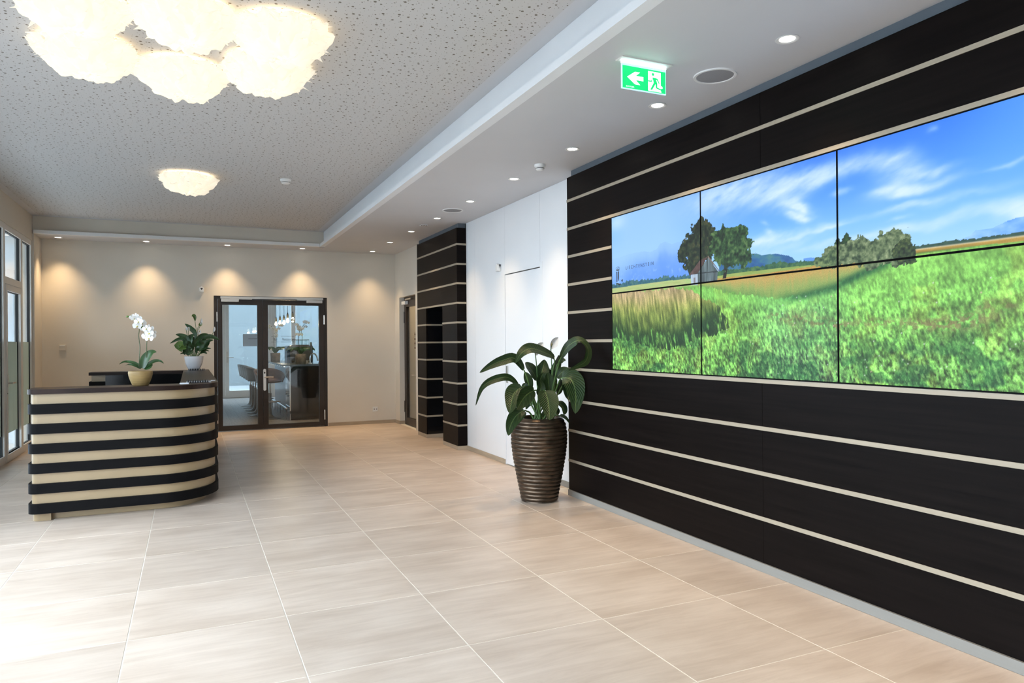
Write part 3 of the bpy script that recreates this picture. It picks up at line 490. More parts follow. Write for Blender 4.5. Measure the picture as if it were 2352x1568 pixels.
# ---------------------------------------------------------------- dark clad media wall
wc = sroot('wall_right_clad', (XR, 3.4, 0), 'dark wood clad wall with horizontal champagne strips around the screens')
Y0C, Y1C = 0.88, 5.872
MB().box(XR+.022, XW+.2, Y0C, Y1C-.003, 0, 2.985).build('wall_core', 'black_rubber', wc)
MB().box(XR+.03, XW+.2, Y0C, Y1C-.02, 2.985, ZS).build('shadow_gap', 'gap_shade_grey', wc)  # back of the gap drawn dark to stand for its shade
SZ = [2.765, 2.50, 2.24, 1.977, 1.715, 1.449, 1.187, 0.893, 0.612, 0.330]; SH = 0.0125
def strip(y0, y1, z, hh=SH, m='trim_metal'): return MB().box(XR-.004, XR+.02, y0, y1, z-hh, z+hh).build('trim_strip', m, wc)
def panel(y0, y1, z0, z1): return MB().box(XR, XR+.02, y0+.0012, y1-.0012, z0, z1).build('panel', 'dark_wood', wc)
SY0, SY1, SZ0, SZ1 = 1.665, 5.103, 1.203, 2.484            # the video wall's opening
SEAMY = 3.389
for z, y in ((2.765, 3.262),): strip(Y0C, y-.0008, z); strip(y+.0008, Y1C, z)
for i in (1, 6): strip(Y0C, Y1C, SZ[i])
for i in (7, 8, 9): strip(Y0C, Y1C, SZ[i])
for i in range(2, 6): strip(SY1+.004, Y1C, SZ[i]); strip(Y0C, SY0-.004, SZ[i])
edges = [2.985]+SZ+[0.055]
for i in range(11):
    z1 = edges[i]-(SH if i else 0); z0 = edges[i+1]+(SH if i < 10 else 0.001)
    if 2 <= i <= 6:
        panel(SY1+.004, Y1C, z0, z1); panel(Y0C, SY0-.004, z0, z1)
    else:
        panel(Y0C, SEAMY, z0, z1); panel(SEAMY, Y1C, z0, z1)
MB().box(XR-.0005, XR+.02, Y1C, Y1C+.008, 0.055, 2.985).build('end_panel', 'dark_wood', wc)
MB().box(XR+.02, XW, Y1C, Y1C+.008, 0.055, 2.985).build('end_panel', 'dark_wood', wc)
for z in SZ: MB().box(XR-.004, XW-.001, Y1C+.008, Y1C+.011, z-SH, z+SH).build('trim_return', 'trim_metal', wc)
bc = sroot('baseboard_right_clad', (XR, 3.4, 0), 'grey metal plinth under the dark clad wall')
MB().box(XR-.012, XR+.02, Y0C, Y1C+.008, 0.001, .055).build('plinth_strip', 'plinth_metal', bc)
MB().box(XR+.02, XW-.013, Y1C-.01, Y1C+.011, 0.001, .055).build('plinth_strip', 'skirting', bc)
# ---------------------------------------------------------------- dark portal around the passage
XP = 3.265; PY0, PY1, PY2, PY3, PZ = 8.98, 9.592, 10.355, 10.80, 1.977
pt = thing('passage_portal', 'dark wood portal with champagne strips framing a doorless passage', 'portal', (XP, 9.9, 0))
MB().box(XP+.02, XW-.001, PY0+.02, PY1-.02, .055, 2.985).box(XP+.02, XW-.001, PY2+.02, PY3, .055, 2.985).box(XP+.02, XW-.001, PY1-.02, PY2+.02, PZ+.02, 2.985).build('core', 'black_rubber', pt)
def pbox(n, m, *a): return MB().box(*a).build(n, m, pt)
JX = 4.5
pw = sroot('wall_passage', (XW+.3, 10.0, 0), 'black lacquered side walls inside the passage')
def jbox(n, m, *a): return MB().box(*a).build(n, m, pw)
for i in range(11):
    z1 = edges[i]-(SH if i else 0); z0 = edges[i+1]+(SH if i < 10 else 0.001)
    pbox('panel', 'dark_wood', XP+.02, XW-.001, PY0, PY0+.02, z0, z1)                       # side facing the lobby entrance
    if z0 > PZ-.05:
        pbox('panel', 'dark_wood', XP, XP+.02, PY0, PY3, z0, z1)
    else:
        pbox('panel', 'dark_wood', XP, XP+.02, PY0, PY1, z0, z1); pbox('panel', 'dark_wood', XP, XP+.02, PY2, PY3, z0, z1)
        pbox('jamb_panel', 'black_lacquer', XP+.02, XW-.001, PY2, PY2+.02, z0, z1); pbox('jamb_panel', 'black_lacquer', XP+.02, XW-.001, PY1-.02, PY1, z0, z1); jbox('jamb_panel', 'black_lacquer', XW, JX, PY2, PY2+.02, z0, z1); jbox('jamb_panel', 'black_lacquer', XW, JX, PY1-.02, PY1, z0, z1)
for z in SZ:
    pbox('trim_strip', 'trim_metal', XP-.004, XW-.001, PY0-.004, PY0+.0, z-SH, z+SH)
    if z > PZ-.01: pbox('trim_strip', 'trim_metal', XP-.004, XP, PY0, PY3, z-SH, z+SH)
    else:
        pbox('trim_strip', 'trim_metal', XP-.004, XP, PY0, PY1, z-SH, z+SH); pbox('trim_strip', 'trim_metal', XP-.004, XP, PY2, PY3, z-SH, z+SH)
        pbox('trim_strip', 'trim_metal', XP-.004, XW-.001, PY2-.004, PY2, z-SH, z+SH); jbox('trim_strip', 'trim_metal', XW, JX, PY2-.004, PY2, z-SH, z+SH)
pbox('shadow_gap', 'gap_shade_grey', XP+.03, XW-.001, PY0+.02, PY3, 2.985, ZS-.0005)  # dark filler, the shade above the portal is in its colour
pbox('edge_profile', 'plinth_metal', XP-.002, XW, PY3, PY3+.008, 0.0, 3.0)
for a in ((XP, XW, PY0-.003, PY1), (XP, XW, PY2-.003, PY3)): pbox('plinth', 'skirting', a[0]-.003, a[1], a[2], a[3], .001, .055)
jbox('plinth', 'skirting', XW, JX, PY2-.003, PY2+.018, .001, .055)
MB().box(JX, JX+.1, PY1-.1, PY2+.1, 0, ZS).box(XW, JX, PY1-.1, PY1-.02, 0, ZS).box(XW, JX, PY2+.02, PY2+.1, 0, ZS).box(XW, JX, PY1-.02, PY2+.02, PZ+.02, PZ+.1).build('backing', 'black_rubber', pw)
# ================================================================ LEFT WINDOW WALL
wl = MB().box(XL-.1, -2.03, 12.105, YF, 0, ZS+.001).build('wall_left', 'warm_paint'); struct(wl, 'narrow lit wall strip between the last window and the far corner')
hl = MB().box(XL-.12, -2.05, YB, 12.105, 2.95, ZC+.05).box(XL-.12, -2.05, 12.105, 12.13, ZS+.001, ZC+.05).build('wall_left_header', 'warm_paint'); struct(hl, 'plain header band above the left windows')
def window(n, y0, y1, label, transom=None, film=True):
    w = sroot('window_%d' % n, (XL-.04, y0, 0), label)
    X0, X1 = XL-.07, XL; t = .05
    f = MB()
    f.box(X0, X1, y0, y0+t, 0, 2.95).box(X0, X1, y1-t, y1, 0, 2.95).box(X0, X1, y0+t, y1-t, 2.875, 2.95).box(X0, X1, y0+t, y1-t, 0.001, .10)
    if transom: f.box(X0, X1, y0+t, y1-t, 2.215, 2.30)
    f.build('frame', 'aluminium', w)
    def pane(a, b, z0, z1, host):
        if n > 3: MB().quad((XL-.04, a, z0), (XL-.04, b, z0), (XL-.04, b, z1), (XL-.04, a, z1)).build('pane', 'clear_glass', host)
        else: MB().box(XL-.045, XL-.035, a, b, z0, z1).build('pane', 'clear_glass', host)
        g = MB().box(XL-.05, XL-.02, a, a+.008, z0, z1).box(XL-.05, XL-.02, b-.008, b, z0, z1).box(XL-.05, XL-.02, a, b, z0, z0+.008).box(XL-.05, XL-.02, a, b, z1-.008, z1)
        g.build('gasket', 'black_rubber', host)
    if transom:
        pane(y0+t, y1-t, 2.30, 2.875, w)
        lf = MB(); a, b = y0+t+.004, y1-t-.004
        lf.box(X0+.005, X1+.008, a, a+.075, .012, 2.205).box(X0+.005, X1+.008, b-.075, b, .012, 2.205).box(X0+.005, X1+.008, a+.075, b-.075, 2.13, 2.205).box(X0+.005, X1+.008, a+.075, b-.075, .012, .10)
        lo = lf.build('door_leaf', 'aluminium', w)
        pane(a+.075, b-.075, .10, 2.13, lo)
        MB().box(XL-.034, XL-.032, a+.075, b-.075, .345, 1.498).build('frosted_film', 'frosted_film', lo)
        MB().box(X1+.008, X1+.018, a+.02, a+.055, .94, 1.08).tube([(X1+.015, a+.037, .985), (X1+.06, a+.037, .985), (X1+.065, a+.06, .985), (X1+.065, a+.17, .985)], .011, 8).build('lever_handle', 'brushed_steel', lo)
        MB().lathe([(.009, 0), (.009, .01)], (X1+.005, a+.037, .85), 10).build('lock', 'black_rubber', lo)
    else:
        pane(y0+t, y1-t, .10, 2.875, w)
        if film: MB().box(XL-.034, XL-.032, y0+t, y1-t, .345, 1.498).build('frosted_film', 'frosted_film', w)
    return w
window(1, 11.44, 12.10, 'narrow end window with a frosted band beside the far wall')
window(2, 10.45, 11.44, 'glazed aluminium side door with a transom light and lever handle', transom=True)
ys = [10.45, 8.9, 7.35, 5.8, 4.25, 2.7, 1.15, -.4, -1.95, YB]
for i in range(len(ys)-1): window(3+i, ys[i+1], ys[i], 'tall aluminium framed window number %d from the side door' % (i+1), film=(i == 0))
# outside
og = MB().box(-30, XL-.13, -30, 40, -.25, -.02).box(XL-.13, 30, 20.75, 40, -.25, -.02).build('floor_outside', 'paving_grey'); struct(og, 'pale paving outside the windows')
# glazed side room behind the far stretch of the window wall
RX, RY0, RY1 = -6.5, 6.4, 17.0
fs = MB().box(RX, XL-.13, RY0, RY1, -.02, -.004).build('floor_side_room', 'white_paint'); struct(fs, 'pale floor of the side room behind the glass')
cs_ = MB().box(RX, XL-.13, RY0, RY1, 2.96, 3.3).build('ceiling_side_room', 'white_paint'); struct(cs_, 'white ceiling of the side room behind the glass')
ws_ = MB().box(RX, XL-.13, RY1, RY1+.2, 0, 2.96).box(RX, XL-.13, RY0-.2, RY0, 0, 2.96).box(XL-.3, XL-.13, 12.7, RY1, 0, 2.96).build('wall_side_room', 'facade_grey'); struct(ws_, 'pale blue-grey walls of the side room behind the glass')
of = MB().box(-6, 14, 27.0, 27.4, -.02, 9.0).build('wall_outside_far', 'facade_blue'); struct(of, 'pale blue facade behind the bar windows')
# ================================================================ FAR DOUBLE DOOR
d1 = sroot('door_1', (DX0, YF, 0), 'dark brown metal double door with large glass panes in the far wall')
YD = YF+.045
fr = MB().box(DX0, DX0+.055, YD-.02, YD+.06, .0, DZ1).box(DX1-.045, DX1, YD-.02, YD+.06, .0, DZ1).box(DX0+.055, DX1-.045, YD-.02, YD+.06, 2.195, DZ1).build('frame', 'brown_metal', d1)
XM = 1.118
def leafd(x0, x1, gx0, gx1, gz0, gz1):
    m = MB(); a, b = YD-.028, YD+.04
    m.box(x0, gx0, a, b, .012, 2.19).box(gx1, x1, a, b, .012, 2.19).box(gx0, gx1, a, b, gz1, 2.19).box(gx0, gx1, a, b, .012, gz0)
    o = m.build('door_leaf', 'brown_metal', d1)
    MB().box(gx0, gx1, YD+.0, YD+.01, gz0, gz1).build('pane', 'blue_glass', o)
    return o
lA = leafd(DX0+.058, XM-.002, 0.488, 1.035, .092, 2.10); lB = leafd(XM+.002, DX1-.048, 1.205, 2.05, .08, 2.105)
MB().box(0.46, 2.12, YD-.05, YD-.021, 2.203, 2.238).build('closer_rail', 'brushed_steel', d1)
for o, x0, x1 in ((lA, .47, .745), (lB, 1.835, 2.10)):
    MB().box(x0, x1, YD-.085, YD-.028, 2.145, 2.197).build('door_closer', 'brushed_steel', o, bevel=.003)
MB().box(.60, .95, YD-.06, YD-.045, 2.190, 2.202).build('closer_arm', 'brushed_steel', lA); MB().box(1.68, 1.95, YD-.06, YD-.045, 2.190, 2.202).build('closer_arm', 'brushed_steel', lB)
for x, z0, z1 in ((DX0+.05, 1.82, 1.98), (DX1-.05, 1.78, 1.94), (DX1-.05, .12, .29), (DX0+.05, .14, .30)):
    MB().lathe([(.011, 0), (.011, z1-z0)], (x, YD-.034, z0), 12).build('hinge', 'brushed_steel', d1)
hp = MB().extr([(XM+.028+.024*math.cos(t), YD-.028, .83+(.17 if math.sin(t) > 0 else -.15)+.024*math.sin(t)) for t in [k*PI/8 for k in range(17)][:-1]], (0, -.010, 0)).build('handle_plate', 'brushed_steel', lB)
MB().ball((XM+.028, YD-.042, .96), (.012, .006, .018), 10, 6).build('lock_cylinder', 'black_rubber', lB)
MB().tube([(XM+.028, YD-.035, .885), (XM+.028, YD-.085, .885), (XM+.045, YD-.09, .885), (XM+.165, YD-.09, .885)], .0115, 10).build('lever', 'brushed_steel', lB)
# lettering on the right pane
def px_line(x0, x1, z): MB().box(x0, x1, YD-.0015, YD-.0005, z-.0022, z+.0022).build('lettering_line', 'lettering', lB)
text_obj('lettering', 'Restaurant', .062, 'lettering', lB, (1.436, YD-.001, 1.502), (PI/2, 0, 0), sx=.78); text_obj('lettering', 'Bar', .062, 'lettering', lB, (1.292, YD-.001, 1.502), (PI/2, 0, 0), sx=.82)
for x0, x1 in ((1.26, 1.375), (1.415, 1.635)): px_line(x0, x1, 1.575); px_line(x0, x1, 1.478)
# ================================================================ DOOR 2 (right, beside the portal)
d2 = sroot('door_2', (XW+.1, D2Y0, 0), 'brown metal glazed door in a deep reveal beside the dark portal')
a, b = XW+.09, XW+.15
MB().box(a, b, D2Y1-.05, D2Y1, 0, D2Z).box(a, b, D2Y0, D2Y0+.05, 0, D2Z).box(a, b, D2Y0+.05, D2Y1-.05, D2Z-.05, D2Z).build('frame', 'brown_metal', d2)
l2 = MB().box(a-.01, b-.01, D2Y1-.16, D2Y1-.052, .012, D2Z-.052).box(a-.01, b-.01, D2Y0+.052, D2Y0+.16, .012, D2Z-.052).box(a-.01, b-.01, D2Y0+.16, D2Y1-.16, D2Z-.17, D2Z-.052).box(a-.01, b-.01, D2Y0+.16, D2Y1-.16, .012, .13).build('door_leaf', 'brown_metal', d2)
MB().box(a+.012, a+.022, D2Y0+.16, D2Y1-.16, .13, D2Z-.17).build('pane', 'clear_glass', l2)
MB().box(a-.065, a-.01, D2Y1-.28, D2Y1-.05, D2Z-.13, D2Z-.07).build('door_closer', 'white_plastic', l2, bevel=.004); MB().box(a-.045, a-.03, D2Y1-.55, D2Y1-.2, D2Z-.055, D2Z-.03).build('closer_arm', 'brushed_steel', l2)
MB().tube([(a-.012, 11.50, .90), (a-.06, 11.50, .90), (a-.065, 11.53, .90), (a-.065, 11.66, .90)], .011, 10).build('lever', 'brushed_steel', l2)
for z in (1.80, .22): MB().lathe([(.012, 0), (.012, .2)], (a-.012, D2Y1-.05, z), 10).build('hinge', 'brown_metal', l2)
for k, z in enumerate((1.595, 1.515, 1.44, 1.365)):
    for q in range(3): MB().box(a+.009, a+.0115, 11.77-.13*q-.11, 11.77-.13*q, z-.022, z+.012).build('lettering_block', 'brown_lettering', l2)
    MB().box(a+.009, a+.0115, 11.38, 11.79, z+.033, z+.036).build('lettering_line', 'brown_lettering', l2)
sl = thing('stair_fill_lamp', 'unseen lamp added to brighten the stairwell behind the brown door', 'ceiling lamp', (4.0, 11.8, ZS))  # unseen lamp, added to brighten what shows through the glazed door
MB().lathe([(.14, 0), (.14, -.03), (.10, -.05), (.001, -.055)], (4.0, 11.8, ZS), 28, cap=False).build('diffuser', 'led_point', sl, smooth=True)
d_ = bpy.data.lights.new('stair_fill_light', 'POINT'); d_.energy = 17; d_.color = SPOT_COL; d_.shadow_soft_size = .1; o_ = bpy.data.objects.new('stair_fill_light', d_); COL.objects.link(o_); o_.parent = sl; o_.location = (0, 0, -.18)
wz = MB().box(4.55, 4.65, 10.82, YF+.2, 0, ZS).box(XW+.2, 4.55, 10.82, 10.9, 0, ZS).build('wall_stairwell', 'beige_wall'); struct(wz, 'beige wall behind the brown glazed door')
# ================================================================ SMALL WALL FITTINGS
def fit_motion(loc, face, label):
    t = thing('motion_detector', label, 'detector', loc)
    if face == 'far':
        P = [(-.03, 0), (.03, 0), (.036, .05), (0, .075), (-.036, .05)]
        m = MB().extr([(loc[0]+p[0]*1.1, loc[1]-.001, loc[2]-.05+p[1]*1.25) for p in P], (0, -.045, 0)); m.build('housing', 'white_plastic', t, bevel=.006)
        MB().extr([(loc[0]-.02, loc[1]-.0465, loc[2]+.012), (loc[0], loc[1]-.0465, loc[2]-.022), (loc[0]+.02, loc[1]-.0465, loc[2]+.012)], (0, -.003, 0)).build('lens', 'black_rubber', t)
    else:
        P = [(-.03, 0), (.03, 0), (.036, .05), (0, .075), (-.036, .05)]
        m = MB().extr([(loc[0]-.001, loc[1]+p[0]*1.1, loc[2]-.05+p[1]*1.25) for p in P], (-.045, 0, 0)); m.build('housing', 'white_plastic', t, bevel=.006)
        MB().extr([(loc[0]-.03, loc[1]-.036, loc[2]+.03), (loc[0]-.015, loc[1]-.036, loc[2]-.015), (loc[0]-.002, loc[1]-.036, loc[2]+.03)], (0, -.004, 0)).build('lens', 'black_rubber', t)
fit_motion((.177, YF, 2.35), 'far', 'small white wall detector left above the double door')
fit_motion((XW, 7.84, 2.345), 'right', 'small white wall detector beside the flush white door')
sw = thing('wall_controller', 'small white room controller on the far wall at the left', 'switch', (-1.763, YF, 1.413))
MB().box(-1.81, -1.72, YF-.02, YF-.001, 1.37, 1.455).build('housing', 'warm_paint', sw, bevel=.004); MB().box(-1.80, -1.73, YF-.024, YF-.02, 1.437, 1.450).build('button', 'white_plastic', sw)
so = thing('power_socket', 'white double power socket low on the far wall near the corner', 'socket', (3.025, YF, .262))
MB().box(2.98, 3.07, YF-.012, YF-.001, .22, .305).build('plate', 'white_plastic', so, bevel=.003)
for x in (3.005, 3.045):
    MB().extr([(x+.013*math.cos(k*PI/3), YF-.0125, .262+.013*math.sin(k*PI/3)) for k in range(6)], (0, -.001, 0)).build('outlet', 'grey_plastic', so)
# ================================================================ CEILING FITTINGS
def downlight(x, y, z, label, group):
    t = thing('downlight', label, 'downlight', (x, y, z), 0, group)
    MB().lathe([(.058, 0), (.062, -.004), (.056, -.006), (.044, -.002), (.040, 0)], (x, y, z), 28, cap=False).build('trim_ring', 'white_plastic', t, smooth=True)
    MB().lathe([(.0005, -.002), (.040, -.0015)], (x, y, z), 24, cap=False).build('lens', 'led_lens', t)
    d = bpy.data.lights.new('downlight_beam', 'SPOT'); d.energy = SPOT_W; d.color = SPOT_COL; d.spot_size = math.radians(84); d.spot_blend = 1.0; d.shadow_soft_size = 0.035
    o = bpy.data.objects.new('downlight_beam', d); COL.objects.link(o); o.parent = t; o.location = (0, 0, -.012)
ordn = ['first', 'second', 'third', 'fourth', 'fifth', 'sixth', 'seventh', 'eighth', 'ninth', 'tenth', 'eleventh', 'twelfth']
for i, (x, lab) in enumerate(((-1.775, 'leftmost recessed downlight above the far wall, near the windows'), (-.608, 'recessed downlight above the far wall, straight over the orchid'), (.56, 'recessed downlight above the far wall, over the left door leaf'), (1.738, 'recessed downlight above the far wall, over the right door leaf'))):
    downlight(x, 12.38, ZS+.001, lab, 'downlights in the far soffit')
for i, y in enumerate((2.843, 4.0, 5.185, 6.355, 7.554, 8.743, 9.924, 11.12, 12.31)):
    downlight(2.916, y, ZS, 'recessed downlight in the right soffit, %s counted from the nearest one' % ordn[i], 'downlights in the right soffit')
for k, y in enumerate((1.66, .47, -.72)): downlight(2.916, y, ZS, 'recessed downlight in the right soffit beyond the near picture edge, %s of three' % ordn[k], 'downlights in the right soffit')
downlight(-2.5, 11.9, 2.96, 'recessed downlight of the side room seen through the left glass', 'downlights of the side room')
def speaker(y, label):
    t = thing('ceiling_speaker', label, 'speaker', (2.914, y, ZS), 0, 'ceiling speakers')
    MB().lathe([(.128, 0), (.126, -.007), (.112, -.007), (.110, -.003)], (2.914, y, ZS), 48, cap=False).build('ring', 'white_paint', t, smooth=True)
    MB().lathe([(.0005, -.0062), (.05, -.006), (.110, -.003)], (2.914, y, ZS), 48, cap=False).build('grille', 'grey_plastic', t, smooth=True)
speaker(3.414, 'large round ceiling speaker between the exit sign and the dark wall'); speaker(8.147, 'small-looking round ceiling speaker far back before the dark portal')
def detector(loc, r, label):
    t = thing('smoke_detector', label, 'smoke detector', loc)
    MB().lathe([(r, 0), (r, -.018), (r*.92, -.024)], loc, 28).build('base', 'white_plastic', t, smooth=True)
    MB().lathe([(r*.75, -.024), (r*.78, -.04), (r*.6, -.052), (r*.2, -.055)], loc, 28).build('sensor_head', 'white_plastic', t, smooth=True)
    MB().lathe([(r*.70, -.028), (r*.785, -.034), (r*.785, -.038), (r*.7, -.042)], loc, 28).build('smoke_slot', 'black_rubber', t)
detector((1.0, 8.40, ZC-.001), .062, 'white smoke detector on the perforated ceiling right of the far lamp')
detector((2.90, 5.757, ZS), .05, 'white smoke detector on the right soffit close to the dark wall')
sp = thing('sprinkler_plate', 'tiny white ceiling plate with dark slots before the dark portal', 'ceiling plate', (2.916, 9.331, ZS))
MB().box(2.87, 2.96, 9.29, 9.37, ZS-.006, ZS).build('plate', 'white_plastic', sp)
for dx in (-.035, .0, .03): MB().box(2.916+dx, 2.916+dx+.016, 9.31, 9.35, ZS-.0085, ZS-.006).build('slot', 'black_rubber', sp)
# ---------------------------------------------------------------- exit sign
ex = thing('exit_sign', 'illuminated green exit sign with white arrow and running figure', 'exit sign', (2.40, 3.42, ZS))
MB().box(2.225, 2.572, 3.375, 3.447, ZS-.006, ZS).build('ceiling_plate', 'aluminium', ex)
MB().box(2.245, 2.551, 3.412, 3.424, ZS-.020, ZS-.010).build('light_strip', 'sign_strip', ex)
eg = MB().box(2.245, 2.551, 3.414, 3.4225, 2.882, ZS-.021).build('acrylic_panel', 'sign_acrylic', ex)
EX0, EX1, EZ0, EZ1 = 2.250, 2.546, 2.887, 3.014
MB().box(EX0, EX1, 3.4125, 3.414, EZ0, EZ1).build('green_face', 'sign_green', ex)
MB().box(EX0, EX1, 3.4225, 3.424, EZ0, EZ1).build('green_face', 'sign_green', ex)
def sp_poly(name, pts, m, dy): MB().extr([(EX0+(EX1-EX0)*u, 3.4125-dy, EZ0+(EZ1-EZ0)*v) for u, v in pts], (0, -.0005, 0)).build(name, m, ex)
sp_poly('arrow', [(.10, .5), (.28, .78), (.40, .78), (.30, .60), (.475, .60), (.475, .41), (.30, .41), (.40, .21), (.28, .21)], 'sign_white', .0002)
sp_poly('door_pictogram', [(.585, .05), (.60, .02), (.67, .03), (.90, .03), (.885, .12), (.885, .20), (.93, .22), (.925, .30), (.885, .34), (.885, .93), (.585, .93)], 'sign_white', .0002)
man = [[(.70+.028*math.cos(k*PI/6), .80+.065*math.sin(k*PI/6)) for k in range(12)], [(.69, .66), (.755, .66), (.80, .42), (.72, .40)], [(.585, .50), (.655, .50), (.70, .66), (.69, .58), (.665, .45), (.585, .45)], [(.75, .66), (.81, .63), (.855, .43), (.845, .42), (.835, .42), (.79, .58), (.755, .58)],
       [(.72, .44), (.775, .44), (.675, .08), (.635, .10)], [(.755, .44), (.80, .44), (.80, .24), (.90, .17), (.90, .13), (.885, .12), (.77, .19)]]
for p in man: sp_poly('running_figure', p, 'sign_green', .0009)
text_obj('maker_mark', 'ZUMTOBEL', .011, 'sign_white', ex, (EX0+.022, 3.4118, EZ0+.006), (PI/2, 0, 0), extrude=.0002)
# ---------------------------------------------------------------- ruffled ceiling lamps
def ruffle_lamp_meshes():
    rnd = random.Random(3); R, H = .232, .195
    def dome(th, ph): return Vector((R*math.sin(ph)*math.cos(th), R*math.sin(ph)*math.sin(th), -H*math.cos(ph)))     # ph: 0 bottom .. pi/2 rim
    out = []
    # inner cap with swirling ridges
    m = MB(); nu, nv = 48, 14
    for j in range(nv+1):
        ph = .02+j/nv*.95
        for k in range(nu):
            th = 2*PI*k/nu; q = dome(th, ph)
            d = .90+.035*math.sin(5*th+7*ph)+.025*math.sin(9*th-11*ph+1.3)
            m.v.append(tuple(q*d))
    for j in range(nv):
        for k in range(nu):
            l = (k+1) % nu; m.f.append((j*nu+k, j*nu+l, (j+1)*nu+l, (j+1)*nu+k))
    out.append(('inner_shade', m))
    # tiers of curled pointed sheets
    for tier, (n, p0, p1, wid, lift) in enumerate(((9, .25, .95, .15, .022), (12, .65, 1.30, .145, .035), (14, 1.0, 1.50, .125, .045), (15, 1.25, 1.62, .115, .03))):
        m = MB()
        for i in range(n):
            th0 = 2*PI*(i+.5*(tier % 2))/n+rnd.uniform(-.06, .06); tw = rnd.uniform(-.5, .5); L = rnd.uniform(.85, 1.18); nw = 6; nl = 9
            base = len(m.v)
            for j in range(nl+1):
                s = j/nl; ph = p0+(p1-p0)*s*L; w = wid*(1-.10*s) if s < .72 else wid*(1-.07)*(1-(s-.72)/.28*.92)
                for k in range(nw+1):
                    u = k/nw*2-1; ths = th0+tw*s*.35+u*w/(2*max(.10, R*math.sin(min(ph, PI/2))))*.9
                    q = dome(ths, min(ph, 1.62)); nrm = Vector((q.x, q.y, q.z*1.4)).normalized()
                    off = lift*(s**1.6)*(1+.5*math.sin(3*u+i))+.013*math.sin(6*s+4*u+i*1.7)+.030*(1-abs(u))*math.sin(PI*s)
                    jag = (.016*(((i*7+k*5) % 5)-2)/2 if s > .8 else 0)
                    q = q+nrm*(off+.004*tier)+Vector((math.cos(th0), math.sin(th0), 0))*jag
                    if q.z > -.028: q.z = -.028-.004*rnd.random()
                    m.v.append(tuple(q))
            for j in range(nl):
                for k in range(nw):
                    a = base+j*(nw+1)+k; m.f.append((a, a+1, a+nw+2, a+nw+1))
        out.append(('ruffle_tier', m))
    # thin spikes that break the outline
    m = MB()
    for i in range(46):
        th = 2*PI*i/46+rnd.uniform(-.05, .05); ph = rnd.uniform(.95, 1.5); q = dome(th, ph)*1.10; nrm = Vector((q.x, q.y, q.z)).normalized(); tan = Vector((-math.sin(th), math.cos(th), 0))
        w = rnd.uniform(.018, .034); L = rnd.uniform(.04, .068)
        a, b, c = q+tan*w, q-tan*w, q+nrm*L+tan*rnd.uniform(-.02, .02)
        i0 = len(m.v); m.v += [tuple(a), tuple(b), tuple(c)]; m.f.append((i0, i0+1, i0+2))
    out.append(('pointed_tips', m))
    return out
LAMP = None
def ruffle_lamp(x, y, rz, label, group):
    global LAMP
    if LAMP is None:
        t = thing('ruffled_ceiling_lamp', label, 'ceiling lamp', (x, y, ZC-.001), rz, group)
        MB().lathe([(.10, 0), (.10, -.018), (.09, -.022)], (0, 0, 0), 32).build('base_plate', 'white_plastic', t, smooth=True, local=True)
        for n, m in ruffle_lamp_meshes():
            o = m.build(n, 'ruffle_film', t, smooth=True, local=True)
            if n == 'pointed_tips': o['kind'] = 'stuff'
        MB().lathe([(.185, -.027), (.235, -.027)], (0, 0, 0), 40, cap=False).build('added_halo_ring', 'halo_ring_glow', t, local=True)  # glowing ring added to throw a warm halo on the ceiling
        MB().lathe([(.178, -.030), (.242, -.030), (.242, -.033), (.178, -.033)], (0, 0, 0), 40, cap=False).build('halo_ring_shield', 'white_plastic', t, local=True)  # added shield, keeps the halo ring from lighting the ruffles below
        MB().ball((0, 0, -.075), .035, 14, 9).build('bulb', 'filament', t, smooth=True, local=True)
        d = bpy.data.lights.new('lamp_light', 'POINT'); d.energy = SHADE_W; d.color = SHADE_COL; d.shadow_soft_size = .03
        lo = bpy.data.objects.new('lamp_light', d); COL.objects.link(lo); lo.parent = t; lo.location = (0, 0, -.07)
        LAMP = t
    else:
        t = copy_tree(LAMP); t.location = (x, y, ZC-.001); t.rotation_euler = (0, 0, rz); t['label'] = label; t['group'] = group
        if group is None: del t['group']
    return t
gl = 'ruffled lamps in the near ceiling cluster'
ruffle_lamp(.503, 4.361, .3, 'glowing ruffled lamp at the right of the near ceiling cluster', gl)
ruffle_lamp(.479, 4.943, 1.1, 'glowing ruffled lamp behind the right one of the near cluster', gl)
ruffle_lamp(-.033, 5.265, 2.0, 'glowing ruffled lamp at the front centre of the near cluster, lowest in view', gl)
ruffle_lamp(-.012, 4.34, 2.9, 'glowing ruffled lamp cut by the top edge, centre of the near cluster', gl)
ruffle_lamp(-.559, 4.40, 3.7, 'glowing ruffled lamp at the far left of the near cluster', gl)
ruffle_lamp(-.575, 5.08, 4.6, 'glowing ruffled lamp behind the leftmost one of the near cluster', gl)
far_l = ruffle_lamp(-.008, 8.60, 5.2, 'single glowing ruffled ceiling lamp farther back in the room', 'ruffled ceiling lamps')
# ================================================================ VIDEO WALL
def _hash(ix, iy, seed):
    h = (ix.astype(np.int64)*374761393+iy.astype(np.int64)*668265263+seed*974634613) & 0xffffffff
    h = ((h ^ (h >> 13))*1274126177) & 0xffffffff
    return ((h ^ (h >> 16)) & 0xffff)/65535.0
def vnoise(x, y, seed=0):
    ix = np.floor(x); iy = np.floor(y); fx = x-ix; fy = y-iy; fx = fx*fx*(3-2*fx); fy = fy*fy*(3-2*fy); ix = ix.astype(int); iy = iy.astype(int)
    a = _hash(ix, iy, seed); b = _hash(ix+1, iy, seed); c = _hash(ix, iy+1, seed); d = _hash(ix+1, iy+1, seed)
    return (a*(1-fx)+b*fx)*(1-fy)+(c*(1-fx)+d*fx)*fy
def fbm(x, y, seed=0, o=4):
    r = 0; am = .5; t = 0
    for k in range(o): r = r+am*vnoise(x*2**k, y*2**k, seed+k*17); t += am; am *= .5
    return r/t
